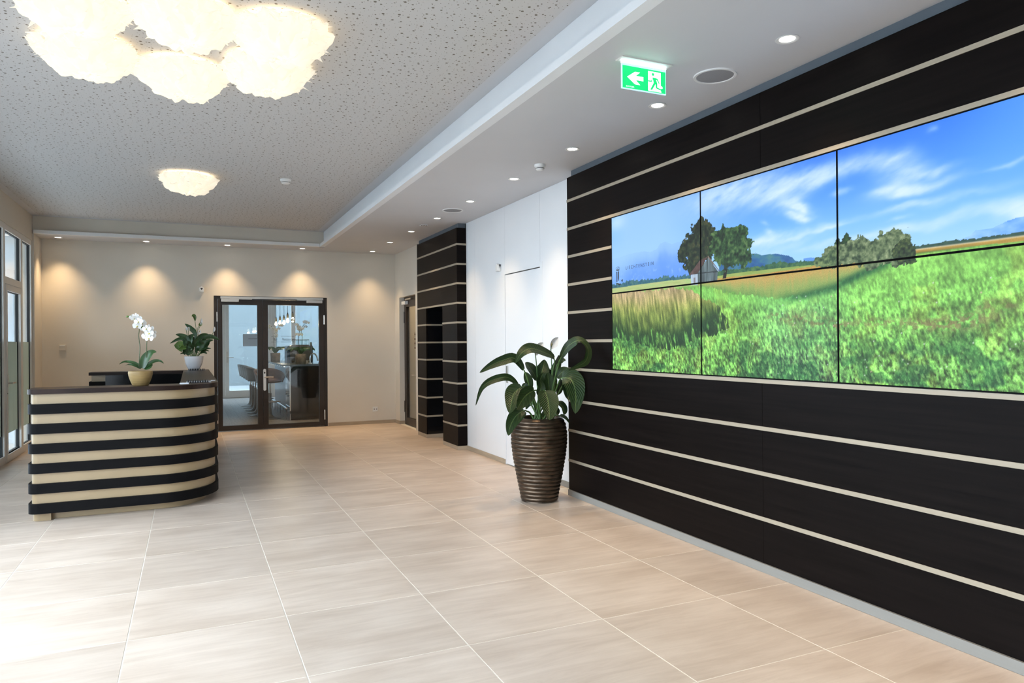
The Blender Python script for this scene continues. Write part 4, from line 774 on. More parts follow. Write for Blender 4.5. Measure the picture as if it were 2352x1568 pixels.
def inpoly(s, z, poly):
    m = np.zeros(s.shape, bool); n = len(poly)
    for i in range(n):
        x1, y1 = poly[i][:2]; x2, y2 = poly[(i+1) % n][:2]
        if y1 == y2: continue
        c = ((y1 > z) != (y2 > z)) & (s < (x2-x1)*(z-y1)/(y2-y1)+x1); m ^= c
    return m
def ss(x, a, b):
    t = np.clip((x-a)/(b-a), 0, 1); return t*t*(3-2*t)
def paint(s, z):
    """the meadow picture: s metres from the wall's left edge, z metres above the floor"""
    sh = s.shape; col = np.zeros(sh+(3,)); gr = np.zeros(sh)
    def put(mask, c):
        mk = np.clip(mask, 0, 1)[..., None]; np.copyto(col, col*(1-mk)+np.broadcast_to(np.asarray(c, float), col.shape)*mk)
    def ramp(t, *cs):
        t = np.clip(t, 0, 1)*(len(cs)-1); i = np.minimum(t.astype(int), len(cs)-2); f = (t-i)[..., None]; A = np.array(cs, float); return A[i]*(1-f)+A[i+1]*f
    P = lambda L: np.interp(s, [p[0] for p in L], [p[1] for p in L])
    # sky
    col[:] = ramp((z-1.85)/.64, (.68, .86, 1.0), (.50, .75, 1.0), (.32, .60, 1.0), (.23, .50, 1.0))
    put(.88*ss(s, 1.9, .6), (.64, .81, 1.0)); put(.45*ss(s, 2.85, 3.3)*ss(z, 2.0, 2.2), (.38, .68, 1.0)); put(.35*ss(s, .25, .0)*ss(z, 2.1, 2.4), (.45, .72, 1.0))
    wx = s+.10*(fbm(s*5, z*9, 3)-.5); wz = z+.05*(fbm(s*6+9, z*10, 5)-.5)
    tex = fbm(s*7+2*z, z*22-s*6, 11, 5)
    for cs, cz, a, b, k in CLOUD:
        g = np.exp(-((wx-cs)/a)**2*1.3-((wz-cz-.25*(wx-cs)*(0.3 if a > .1 else -.9 if cs < 2.2 else .2))/b)**2*1.3); put(np.clip(g*k*(0.25+1.3*tex), 0, .9), (.83, .92, 1.0))
    put(.5*np.exp(-((s-.08)/.12)**2-((z-2.43)/.06)**2), (.85, .93, 1))
    # distant mountains
    t = P(MT_L)+.006*(fbm(s*40, z*0, 21)-.5); m = (z < t)*(s < 1.12); put(m*np.clip((.42+1.0*ss(t-z, .0, .2))*(.45+.55*ss(s, .1, .5)), 0, .92), ramp((t-z)/.3+.25*(fbm(s*18, z*20, 26)-.5), (.54, .71, .97), (.40, .61, .95), (.34, .56, .94))); put(m*.35*ss(fbm(s*22, z*26, 25), .56, .72)*ss(2.02-z, 0, .05), (.72, .86, 1.0))
    t = P(HILL_F); put((z < t)*(s > 2.05)*(s < 2.45), (.38, .60, .90))
    t = P(HILL_R)+.004*(fbm(s*60, s*0, 22)-.5); m = (z < t)*(s > 1.33)*(s < 2.42); put(m, ramp(fbm(s*14, z*30, 23), (.12, .28, .55), (.20, .42, .62), (.36, .58, .50)))
    t = P(MT_R)+.005*(fbm(s*50, s*0, 24)-.5); m = (z < t)*(s > 2.93); put(m, ramp(fbm(s*16, z*24, 27), (.30, .55, .90), (.50, .72, .97), (.72, .86, 1)))
    # tree lines
    jag = .022*(fbm(s*70, s*0, 31, 3)-.4)
    t = P(FOR_L_TOP)+jag*1.3; m = (z < t)*(s < 1.12); put(m, ramp(fbm(s*60, z*60, 32), (.10, .25, .38), (.22, .42, .48), (.42, .56, .45)))
    t = P(FOR_R_TOP)+jag*.4; m = (z < t)*(s > 2.66); put(m, ramp(fbm(s*60, z*70, 33), (.14, .26, .24), (.25, .38, .30)))
    t = P(HEDGE_TOP)+jag*1.0; m = (z < t)*(s > 1.28)*(s < 2.42); put(m, ramp(fbm(s*50, z*60, 34), (.10, .25, .20), (.22, .40, .28), (.42, .55, .30)))
    # ground
    gtop = np.where(s < 1.2, P(FOR_L_BOT), np.where(s < 2.45, P(HEDGE_BOT), np.where(s < 2.70, 1.87, P(FOR_R_BOT))))
    ground = z < gtop
    depth = np.clip((1.86-z)/.66, 0, 1)
    n1 = fbm(s*14, z*22, 41, 4); n2 = fbm(s*95+z*22, z*48, 42, 3); n3 = fbm(s*5, z*6, 43, 3)
    base = ramp(depth, (.55, .82, .38), (.52, .80, .37), (.47, .73, .34), (.42, .66, .31))
    base = base*(0.84+.35*(n3-.3))[..., None]
    base = base*np.clip(1+(n2-.5)[..., None]*(0.4+1.7*depth[..., None]), .3, 1.8)*np.clip(1+(n1-.5)[..., None]*(.3+.6*depth[..., None]), .4, 1.5)
    base[..., 2] += .08*ss(np.abs(s-2.0), .5, .1)
    yel = ss(fbm(s*9, z*9, 44), .5, .7)*.30; base[..., 0] += yel*.22; base[..., 1] += yel*.06
    put(ground, 0); col[ground] = base[ground]; gr[ground] = .25+.75*depth[ground]
    put(ground*(s < 1.2)*ss(z, 1.82, 1.845), ramp(fbm(s*8, z*120, 45), (.60, .72, .42), (.72, .76, .52), (.56, .80, .46)))
    put(ground*(s > 1.25)*(s < 2.5)*(z > P(TAN_TOP)), ramp(fbm(s*10, z*90, 46), (.50, .62, .30), (.66, .72, .40)))
    m = ground*(s > 2.66)*(z > P(TAN_R_BOT)); put(m, ramp(fbm(s*12, z*90, 47), (.62, .50, .20), (.80, .64, .30))); put((s > 2.7)*np.exp(-((z-P(FOR_R_BOT))/.004)**2)*.8, (.85, .80, .66)); put((s > 2.68)*np.exp(-((z-P(TAN_R_BOT))/.006)**2)*.6*ss(s, 3.3, 2.7), (.25, .38, .14))
    # tan meadow between the hut and the bushes
    lo = P(TAN_BOT); hi = P(TAN_TOP); edge = .03*(fbm(s*55, z*8, 48, 3)-.5)
    m = (s > 1.10)*(s < 2.72)*(z < hi)*(z > lo+edge*1.5); f = np.clip((z-lo)/np.maximum(hi-lo, .02), 0, 1); tn = fbm(s*60, z*14, 49, 4)
    c = ramp(f*.8+.35*(tn-.3), (.40, .58, .30), (.58, .66, .36), (.74, .64, .36), (.72, .55, .26)); put(m, 0); col[m > 0] = c[m > 0]; gr[m > 0] = .6
    put(np.exp(-((z-lo+.005)/.025)**2)*.75*ss(s, 1.8, 2.0)*ss(s, 2.68, 2.55)*(.5+tn), (.10, .33, .20))
    # tall grass, left
    poly = [(-.05, 1.862)]+[(p[0], p[1]) for p in TALL_EDGE]+[(-.05, TALL_EDGE[-1][1])]
    ex = .05*(fbm(s*26, z*12, 51, 3)-.5); ez = .09*(fbm(s*34, z*7, 52, 3)-.5)
    m = inpoly(s+ex, z+ez*.7, poly) & (z < 1.845); zb = np.interp(s, [0, .3, .7, .95, 1.2, 1.4], [1.50, 1.45, 1.44, 1.47, 1.55, 1.62]); f = np.clip((z-zb)/(1.85-zb), 0, 1)
    blades = fbm(s*55+z*10, z*13, 53, 4); clump = fbm(s*7, z*6, 54, 3)
    c = ramp(f+.30*(blades-.5)+.35*(clump-.5), (.08, .17, .09), (.20, .31, .14), (.42, .51, .24), (.58, .62, .32), (.68, .64, .42), (.72, .64, .48)); c = c*np.clip(.62+.76*blades, .5, 1.4)[..., None]
    sm = m*ss(f+.9*(blades-.45), -.06, .16); put(sm, 0); col += c*sm[..., None]; gr[m] = .9; put(.5*np.exp(-((z-zb)/.06)**2)*ss(s, 1.35, 1.15)*(.4+blades), (.10, .26, .14))
    # light path from the hut
    put(.4*np.exp(-((z-np.interp(s, [1.0, 1.2, 1.5, 2.0, 2.6], [1.80, 1.775, 1.70, 1.66, 1.70]))/.03)**2)*ss(s, .95, 1.15)*ss(s, 2.6, 1.9)*(m == 0), (.56, .90, .42))
    # darker tufts close by and bare soil
    tuft = ss(fbm(s*9+3, z*12, 55, 4), .52, .68)*ss(depth, .45, .8); put(tuft*.58*(m == 0), (.08, .29, .17))
    lit = ss(fbm(s*110+z*30, z*50, 58, 2), .58, .78)*ss(depth, .35, .8); put(lit*.45*ground*(m == 0), (.66, .92, .52))
    for cs, cz, r in SOIL: put(np.exp(-((s-cs)/(r*1.7))**2-((z-cz)/(r*.45))**2)*ss(fbm(s*45, z*60, 56, 3), .42, .62)*.6, (.52, .45, .32))
    rs = np.random.RandomState(4)
    for k in range(70):
        cs, cz = rs.uniform(1.0, 3.44), rs.uniform(1.21, 1.72); put(np.exp(-((s-cs)**2+(z-cz)**2)/.0035**2)*.9*(m == 0), (.92, .93, .95) if k % 4 else (.95, .75, .75))
    # bushes and conifers
    def blobs(L, nfreq, rag, seed, dark, midc, light, lim):
        F = np.full(sh, -9.0)
        for b in L:
            F = np.maximum(F, 1-np.hypot(s-b[0], (z-b[1])*1.05)/b[2])
        nn = fbm(s*nfreq, z*nfreq, seed, 4); mm = F+rag*(nn-.5) > lim
        lt = fbm(s*nfreq*1.6-.4, z*nfreq*1.6+.9, seed+5, 3); cc = ramp(lt*1.5-.3, dark, midc, light); col[mm] = cc[mm]; gr[mm] = .35; return mm
    def conifer(ap, bs, half):
        (s0, z0), (s1, z1) = ap, bs; f = np.clip((z0-z)/(z0-z1), 0, 1); w = half*f*(.75+.5*np.abs(((z0-z)*55) % 1-.5)*2*.8)+.012*(fbm(s*80, z*60, 61)-.5); mm = (np.abs(s-s0) < w) & (z < z0) & (z > z1); cc = ramp(fbm(s*60, z*60, 62), (.05, .12, .08), (.12, .25, .12), (.26, .40, .18)); col[mm] = cc[mm]
    conifer(CONIFER[0][0], CONIFER[0][1], .085); conifer(CONIFER[1][0], CONIFER[1][1], .05); conifer(CONIFER[2][0], CONIFER[2][1], .05)
    blobs(BUSH[:-5], 38, .85, 63, (.16, .24, .16), (.38, .46, .32), (.60, .66, .50), .05); blobs(BUSH[-3:], 38, .85, 64, (.16, .26, .18), (.36, .46, .30), (.56, .64, .42), .05); blobs(BUSH[10:12], 45, .9, 65, (.06, .12, .07), (.18, .26, .14), (.36, .42, .22), .1)
    # the two pines and the hut
    blobs(TREE1, 30, 1.25, 66, (.04, .09, .07), (.11, .19, .12), (.30, .30, .18), .12)
    tr = np.interp(z, [p[1] for p in TRUNK2][::-1], [p[0] for p in TRUNK2][::-1]); mm = (np.abs(s-tr) < .017) & (z < TRUNK2[0][1]) & (z > TRUNK2[2][1]); col[mm] = (.13, .13, .12)
    blobs(TREE2, 30, 1.25, 67, (.06, .14, .09), (.18, .32, .18), (.40, .52, .30), .12)
    def flat(poly, c, k=.15, fs=90, fz=6):
        mm = inpoly(s, z, poly); nn = fbm(s*fs, z*fz, 68, 3); cc = np.array(c)*(1+k*2*(nn-.5))[..., None]; col[mm] = cc[mm]; gr[mm] = 0
    flat(HUT_GABLE, (.34, .40, .42), .6); flat(HUT_SIDE, (.66, .74, .82), .12); flat(HUT_DOOR, (.52, .50, .52), .2); flat(HUT_ROOF, (.36, .28, .27), .3, 40, 40); flat(HUT_EAVE, (.48, .42, .38), .1)
    ln = np.abs(z-np.interp(s, [p[0] for p in HUT_LINE], [p[1] for p in HUT_LINE])) < .004; ln &= inpoly(s, z, HUT_GABLE); col[ln] = (.20, .24, .26)
    col = np.clip(col, 0, 1); lin = np.where(col <= .04045, col/12.92, ((col+.055)/1.055)**2.4)
    return lin, gr
vw = thing('video_wall', 'video wall of six screens showing a green meadow with hut and trees', 'video wall', (XR, (SY0+SY1)/2, SZ0))
MB().box(XR+.006, XR+.018, SY0, SY1, SZ0, SZ1).build('back_frame', 'black_rubber', vw)
DW, DH = (SY1-SY0)/3, (SZ1-SZ0)/2; BZ = 0.0056; STEP = 0.0033
disp = {}
for c in range(3):
    for r in range(2):
        y1 = SY1-c*DW; y0 = y1-DW; z0 = SZ0+r*DH; z1 = z0+DH
        dd = MB().box(XR-.006, XR+.005, y0+.0006, y0+BZ, z0+.0006, z1-.0006).box(XR-.006, XR+.005, y1-BZ, y1-.0006, z0+.0006, z1-.0006).box(XR-.006, XR+.005, y0+BZ, y1-BZ, z0+.0006, z0+BZ).box(XR-.006, XR+.005, y0+BZ, y1-BZ, z1-BZ, z1-.0006).build('display', 'bezel_black', vw)
        disp[(c, r)] = dd
        ny = int((DW-2*BZ)/STEP); nz = int((DH-2*BZ)/STEP)
        Y = np.linspace(y1-BZ, y0+BZ, ny+1); Z = np.linspace(z0+BZ, z1-BZ, nz+1); YY, ZZ = np.meshgrid(Y, Z)
        lin, gr = paint(5.10-YY, ZZ)
        off = wloc(dd); co = np.stack([np.full(YY.shape, XR-.0045)-off.x, YY-off.y, ZZ-off.z], -1).reshape(-1, 3).astype(np.float32)
        idx = np.arange((ny+1)*(nz+1)).reshape(nz+1, ny+1); q = np.stack([idx[:-1, :-1], idx[1:, :-1], idx[1:, 1:], idx[:-1, 1:]], -1).reshape(-1, 4).astype(np.int32)
        me = bpy.data.meshes.new('screen_picture'); me.vertices.add(len(co)); me.vertices.foreach_set('co', co.ravel()); me.loops.add(q.size); me.loops.foreach_set('vertex_index', q.ravel()); me.polygons.add(len(q)); me.polygons.foreach_set('loop_start', np.arange(0, q.size, 4, dtype=np.int32)); me.update(calc_edges=True)
        ca = me.color_attributes.new('picture', 'FLOAT_COLOR', 'POINT'); ca.data.foreach_set('color', np.concatenate([lin, gr[..., None]], -1).reshape(-1).astype(np.float32))
        me.materials.append(MATS['display_picture']); o = bpy.data.objects.new('screen_picture', me); COL.objects.link(o); o.parent = dd
tl = disp[(0, 1)]
XT = XR-.0052
text_obj('lettering', 'LIECHTENSTEIN', .0375, 'lettering', tl, (XT, 4.893, 2.027), (PI/2, 0, -PI/2), extrude=.0001, spacing=1.55, sx=.98)
lg = MB()
def lpoly(L): lg.extr([(XT, 5.10-p[0], p[1]) for p in L], (-.0002, 0, 0))
for q in LOGO_STEM+LOGO_FOOT+LOGO_BAND: lpoly(q)
for q in LOGO_CROWN: lg.tube([(XT-.0001, 5.10-p[0], p[1]) for p in q], .0011, 4)
lg.build('emblem', 'lettering', tl)
# ================================================================ RECEPTION DESK
def arc(cx, cy, r, a0, a1, n): return [(cx+r*math.cos(math.radians(a0+(a1-a0)*k/n)), cy+r*math.sin(math.radians(a0+(a1-a0)*k/n))) for k in range(n+1)]
KX0, KX1, KY0, KY1 = -1.215, 0.240, 6.872, 11.12
IX, IYF, IYB = -0.085, 7.235, 10.80
def ushape(d=0.0):
    """plan of the U-shaped desk, pulled in by d"""
    p = []
    p += arc(KX0+.075+max(0, d-.07), KY0+.075+max(0, d-.07), max(.006, .075-d*.9), 180, 270, 6)
    p += arc(KX1-.50, KY0+.50, .50-d, 270, 360, 22)
    p += arc(KX1-.05-max(0, d-.04), KY1-.05-max(0, d-.04), max(.006, .05-d*.9), 0, 90, 5)
    p += arc(KX0+.075+max(0, d-.07), KY1-.075-max(0, d-.07), max(.006, .075-d*.9), 90, 180, 6)
    p += [(KX0+d, IYB+d), (IX+d, IYB+d), (IX+d, IYF-d)]
    p += arc(KX0+.05+max(0, d-.04), IYF-.05-max(0, d-.04), max(.006, .05-d*.9), 90, 180, 4)
    return p
dk = thing('reception_desk', 'U-shaped reception desk striped in black bands and cream', 'reception desk', (-.48, 9.0, 0))
MB().prism(ushape(.028), .07, 1.045).build('body', 'cream', dk, smooth=True)
for z0, z1 in ((.068, .150), (.232, .313), (.397, .477), (.559, .639), (.720, .802), (.882, .964)):
    MB().prism(ushape(0), z0, z1).build('band', 'dark_band', dk, smooth=True)
MB().prism(ushape(-.002), 1.045, 1.085).build('counter_top', 'dark_top', dk, smooth=True)
MB().prism(ushape(.11), .001, .068).build('kick_plate', 'cream', dk, smooth=True)
MB().prism(arc(KX0+.078, KY0+.105, .05, 180, 270, 6)+[(-1.055, KY0+.055), (-1.055, IYF-.06), (KX0+.028, IYF-.06)], .001, .068).build('end_foot', 'cream', dk)
MB().box(KX0+.19, IX+.002, IYB-.006, IYB+.02, .02, 1.044).build('inner_panel', 'black_lacquer', dk)
MB().box(IX-.006, IX+.02, IYF, IYB, .02, 1.044).build('inner_panel', 'black_lacquer', dk)
MB().box(KX0+.10, IX, IYF-.02, IYF+.006, .02, 1.044).build('inner_panel', 'black_lacquer', dk)
MB().box(KX0+.2, IX-.007, IYF+.006, IYF+.5, .72, .75).box(KX0+.2, IX-.007, IYB-.5, IYB-.007, .72, .75).build('work_surface', 'dark_top', dk)
# ---------------------------------------------------------------- small things on the counter
def booklet(p, w, label, dep=.20):
    x, y = p[0], p[1]
    t = thing('comb_bound_booklet', label, 'booklet', (x, y, 1.0855), 0, 'comb bound booklets on the counter')
    MB().box(x-.01, x+w, y, y+dep, 1.0858, 1.0905).build('pages', 'sign_grey', t)
    for k in range(int(w/.021)):
        a = x+.006+k*.021
        MB().tube([(a, y+.012*math.cos(q)-.002, 1.0985+.0085*math.sin(q)) for q in [j*PI/5 for j in range(11)]], .0058, 6).build('binding_ring', 'black_rubber', t)
booklet((-.025, 7.30), .205, 'comb bound white booklet on the counter just right of the orchid')
booklet((-.022, 10.765), .215, 'comb bound white booklet on the counter before the white flower pot', .07)
cp = thing('card_stack', 'small stack of white cards at the counter edge', 'cards', (-.05, 7.10, 1.0852))
MB().box(-.088, -.012, 7.075, 7.135, 1.0855, 1.096).build('cards', 'paper', cp, bevel=.002)
lf = thing('paper_leaflet', 'single pale leaflet on the counter at its rounded corner', 'leaflet', (.13, 7.26, 1.0852))
MB().box(.185, .225, 7.53, 7.72, 1.0858, 1.0868).build('sheet', 'paper', lf)
gn = thing('green_note_pad', 'small green object on the desk behind the counter', 'note pad', (-.13, 7.60, .75))
MB().box(-.20, -.12, 7.56, 7.66, .7505, .80).build('pad', 'green_film', gn, bevel=.004)
# ================================================================ PLANT HELPERS
def leaf_blade(parent, pts, w, m='leaf_green', up=(0, -1, .35), cup=.10, name='leaf', n=5, prof=None, roll=0.0):
    c = spline(pts, n); k = len(c)
    ws = []
    for j in range(k):
        t = j/(k-1); ws.append(max(.0015, w*(prof(t) if prof else math.sin(PI*min(1, t*.97+.03)**.75)**.8)))
    return MB().ribbon(c, ws, up=up, nw=6, cup=cup, roll=roll).build(name, m, parent, smooth=True)
# ---------------------------------------------------------------- orchid in the ochre pot
ox, oy = -.400, 7.06; OZ = 1.0855
oc = thing('potted_orchid', 'white orchid with two stems in a round ochre clay pot', 'potted plant', (ox, oy, OZ))
MB().lathe([(.0, .001), (.060, .001), (.066, .006), (.078, .035), (.090, .07), (.096, .095), (.098, .112), (.095, .126), (.089, .129), (.085, .122), (.083, .10), (.0, .098)], (ox, oy, OZ), 40, cap=False).build('pot', 'ochre_clay', oc, smooth=True)
MB().lathe([(.0, .105), (.082, .104)], (ox, oy, OZ), 24, cap=False).build('potting_bark', 'soil', oc)
for k, s_ in enumerate(ORCHID_STEMS):
    c = spline(s_, 5); n = len(c); MB().tube(c, [.0042*(1-.55*j/n) for j in range(n)], 7).build('flower_stem', 'orchid_stem', oc, smooth=True)
for p, w in ORCHID_LEAVES: leaf_blade(oc, [tuple(q) for q in p], w, 'leaf_green', cup=.15, up=(0, -1, .6))
def orchid_flower(parent, c, r, seed, scale=1.0):
    rnd = random.Random(seed); c = Vector(c); f = Vector((rnd.uniform(-.5, .5), -1, rnd.uniform(-.35, .25))).normalized(); up = Vector((0, 0, 1)); sx = f.cross(up).normalized(); uy = sx.cross(f)
    m = MB()
    for ang, L, wd in ((90, 1.0, .62), (210, 1.0, .60), (330, 1.0, .60), (10, 1.1, 1.05), (170, 1.1, 1.05)):
        a = math.radians(ang+rnd.uniform(-8, 8)); d = sx*math.cos(a)+uy*math.sin(a); b = sx*-math.sin(a)+uy*math.cos(a); i = len(m.v); nn = 5
        m.v.append(tuple(c))
        for t, ww in ((.3, .55), (.6, 1.0), (.85, .75)):
            for u in (-1, 0, 1): m.v.append(tuple(c+d*(r*L*t)+b*(u*r*wd*.5*ww)+f*(r*.12*(t-.25)*(-1 if u == 0 else -.2))))
        m.v.append(tuple(c+d*r*L+f*(-.02*r)))
        m.f += [(i, i+1, i+2), (i, i+2, i+3), (i+1, i+4, i+5, i+2), (i+2, i+5, i+6, i+3), (i+4, i+7, i+8, i+5), (i+5, i+8, i+9, i+6), (i+7, i+10, i+8), (i+8, i+10, i+9)]
    o = m.build('flower', 'petal_white', parent, smooth=True)
    q = c+f*(r*.18)-uy*(r*.12); MB().ball(tuple(q), (r*.20, r*.2, r*.16), 8, 5).build('flower_lip', 'petal_yellow', o, smooth=True)
for k, c in enumerate(ORCHID_FLOWERS): orchid_flower(oc, c, .036 if k not in (0, 1, 2) else .028, k)
for c in ORCHID_BUDS: MB().ball(tuple(c), (.011, .009, .009), 8, 6).build('bud', 'leaf_light', oc, smooth=True)
# ---------------------------------------------------------------- peace lily in the white bowl
wx, wy = .048, 11.0
wl_ = thing('potted_peace_lily', 'bushy peace lily in a white glazed bowl at the desk end', 'potted plant', (wx, wy, OZ))
MB().lathe([(.0, .001), (.066, .001), (.070, .006), (.094, .05), (.112, .10), (.121, .15), (.125, .19), (.121, .193), (.117, .188), (.108, .15), (.0, .148)], (wx, wy, OZ), 44, cap=False).build('bowl', 'white_glaze', wl_, smooth=True)
MB().lathe([(.0, .165), (.110, .162)], (wx, wy, OZ), 24, cap=False).build('potting_soil', 'soil', wl_)
for k, (p, w) in enumerate(WP_LEAVES):
    p = [Vector(q) for q in p]; p[0] = Vector((wx+(p[0].x-wx)*.5, p[0].y, OZ+.16)); c = spline(p, 5); n = len(c)
    st = MB().tube(c[:max(3, n//3)], .0035, 6).build('leaf_stalk', 'stem_green', wl_, smooth=True)
    cc = c[max(2, n//4):]; ws = [max(.002, w*math.sin(PI*min(1, (j/(len(cc)-1))*.96+.04)**.8)**.85) for j in range(len(cc))]
    MB().ribbon(cc, ws, up=(0, -1, .3), nw=6, cup=.12, roll=random.uniform(-.6, .6)).build('leaf', 'leaf_light' if k in (2,) else 'leaf_green', wl_, smooth=True)
for k, p in enumerate(WP_FLOWERS):
    c = spline(p, 5); n = len(c); MB().tube(c[:n-8], .0035, 6).build('flower_stalk', 'stem_green', wl_, smooth=True)
    cc = c[n-10:]; ws = [max(.003, (.05 if k in (0, 4, 6) else .038)*math.sin(PI*min(1, j/(len(cc)-1)*.95+.05)**.8)) for j in range(len(cc))]
    MB().ribbon(cc, ws, up=(.5, -1, .2), nw=4, cup=.3).build('spathe', 'leaf_light' if k in (0, 6) else 'petal_white', wl_, smooth=True)
    if k in (2, 4): MB().tube([cc[2], cc[6]], .006, 6).build('spadix', 'spadix', wl_, smooth=True)
# ---------------------------------------------------------------- big peace lily in the ribbed bronze pot
bx, by = 2.902, 5.86-.04
bp = thing('large_potted_peace_lily', 'large peace lily with drooping leaves in a tall ribbed bronze floor pot', 'potted plant', (bx, by, 0))
prof = []
def rad(z): return np.interp(z, [0, .02, .12, .25, .40, .52, .62, .70, .74, .757], [.168, .172, .190, .216, .243, .257, .258, .245, .225, .205])
nr = 21
prof.append((.0005, .002)); prof.append((.166, .002))
for i in range(nr):
    z0 = .012+i*.735/nr; dz = .735/nr
    for q in (.0, .12, .3, .5, .7, .88): z = z0+dz*q; prof.append((rad(z)-.0075+.0085*math.sin(PI*q)**.7, z))
prof += [(.208, .750), (.204, .757), (.196, .757), (.190, .745), (.190, .70), (.0005, .69)]
MB().lathe(prof, (bx, by, 0), 56, cap=False).build('pot', 'bronze_glaze', bp, smooth=True)
MB().lathe([(.0005, .722), (.188, .715)], (bx, by, 0), 28, cap=False).build('potting_soil', 'soil', bp)
for k, (p, w, kk) in enumerate(PLANT_LEAVES):
    p = [Vector(q) for q in p]; dy = by-5.85
    for q in p: q.y += dy
    a = 2.4*k; p[0] = Vector((bx+.06*math.cos(a)+(p[0].x-bx)*.6, by+.07*math.sin(a), .715))
    c = spline(p, 6); n0 = kk*6
    MB().tube(c[:n0+2], [.0085-.0035*j/(n0+2) for j in range(n0+2)], 8).build('leaf_stalk', 'stem_green', bp, smooth=True)
    cc = c[n0:]; m = len(cc); w *= 1.18; ws = [max(.003, w*math.sin(PI*min(1, (j/(m-1))*.97+.03)**.72)**.75) for j in range(m)]
    MB().ribbon(cc, ws, up=(.15, -1, .45), nw=8, cup=.09, roll=(.25 if k % 2 else -.2)).build('leaf', 'leaf_veined', bp, smooth=True)
for p in PLANT_FLOWERS:
    p = [Vector(q) for q in p]
    for q in p: q.y += by-5.85
    p[0].z = .71; c = spline(p, 6); n = len(c); MB().tube(c[:n-5], .005, 8).build('flower_stalk', 'stem_green', bp, smooth=True)
    cc = c[n-9:]; ws = [max(.003, .085*math.sin(PI*min(1, j/(len(cc)-1)*.95+.05)**.8)) for j in range(len(cc))]
    MB().ribbon(cc, ws, up=(.3, -1, .2), nw=6, cup=.35).build('spathe', 'petal_white', bp, smooth=True)
    MB().tube([cc[2]+Vector((-.008, -.01, 0)), cc[3]+Vector((-.008, -.012, .01))], .004, 8).build('spadix', 'spadix', bp, smooth=True)
# ================================================================ BAR BEHIND THE DOUBLE DOOR
BX0, BX1, BY0, BY1, BZC = -1.7, 4.9, YF+.22, 20.5, 3.05
fb = MB().box(BX0, BX1, BY0-.3, BY1+.2, -.12, -.006).build('floor_bar', 'grout'); struct(fb, 'grey plank floor of the bar behind the glass door')
pm = {}
for i in range(36):
    xa = BX0+i*.1835
    for j in range(7):
        ya = BY0-.22+j*1.25-(.6 if i % 2 else 0); yb = min(ya+1.247, BY1+.1); ya2 = max(ya, BY0-.205)
        if yb-ya2 < .1 or xa+.18 > BX1 or xa < -.2 or xa > 3.2: continue
        key = round(yb-ya2, 3)
        if key not in pm:
            m = MB().box(0, .182, 0, key, -.006, 0); me = bpy.data.meshes.new('plank'); me.from_pydata(m.v, [], m.f); me.materials.append(MATS['bar_plank']); pm[key] = me
        o = bpy.data.objects.new('plank', pm[key]); COL.objects.link(o); o.parent = fb; o.location = (xa, ya2, 0)
cb = MB().box(BX0, BX1, BY0, BY1+.2, BZC, BZC+.1).build('ceiling_bar', 'soffit_paint'); struct(cb, 'plain ceiling of the bar')
wbl = MB().box(BX0-.15, BX0, BY0, BY1+.2, 0, BZC).build('wall_bar_left', 'white_paint'); struct(wbl, 'white side wall of the bar at the left')
wbr = MB().box(BX1, BX1+.15, BY0, BY1+.2, 0, BZC).build('wall_bar_right', 'white_paint'); struct(wbr, 'white side wall of the bar at the right')
def bwin(n, x0, x1, label, door=False):
    w = sroot('window_%d' % n, (x0, BY1, 0), label); t = .055
    MB().box(x0, x0+t, BY1, BY1+.08, 0, BZC).box(x1-t, x1, BY1, BY1+.08, 0, BZC).box(x0+t, x1-t, BY1, BY1+.08, BZC-.06, BZC).box(x0+t, x1-t, BY1, BY1+.08, 0, .08).build('frame', 'aluminium', w)
    if door:
        a, b = x0+t+.004, x1-t-.004
        l = MB().box(a, a+.09, BY1-.02, BY1+.05, .01, BZC-.07).box(b-.09, b, BY1-.02, BY1+.05, .01, BZC-.07).box(a+.09, b-.09, BY1-.02, BY1+.05, .01, .2).box(a+.09, b-.09, BY1-.02, BY1+.05, BZC-.16, BZC-.07).build('door_leaf', 'aluminium', w)
        MB().box(a+.09, b-.09, BY1+.01, BY1+.02, .2, BZC-.16).build('pane', 'blue_glass', l)
        MB().box(a+.03, a+.065, BY1-.032, BY1-.02, .95, 1.25).tube([(a+.047, BY1-.03, 1.09), (a+.047, BY1-.08, 1.09), (a+.2, BY1-.085, 1.09)], .012, 8).build('lever', 'brushed_steel', l)
    else:
        MB().box(x0+t, x1-t, BY1+.03, BY1+.04, .08, BZC-.06).build('pane', 'blue_glass', w)
    return w
bwin(20, -1.7, .80, 'bar window left of the bar entrance door'); bwin(21, .80, 2.10, 'glazed aluminium door at the back of the bar', door=True)
bwin(22, 2.10, 2.62, 'narrow fixed pane right of the bar back door'); bwin(23, 2.62, 4.9, 'wide bar window at the right')
sg = thing('paper_notice', 'grey notice sheet fixed to the glass of the bar back door', 'notice', (1.5, BY1-.03, 1.55))
MB().box(1.30, 1.93, BY1-.028, BY1-.024, 1.39, 1.72).build('sheet', 'sign_grey', sg); MB().box(1.44, 1.80, BY1-.030, BY1-.028, 1.585, 1.60).build('text_line', 'lettering', sg)
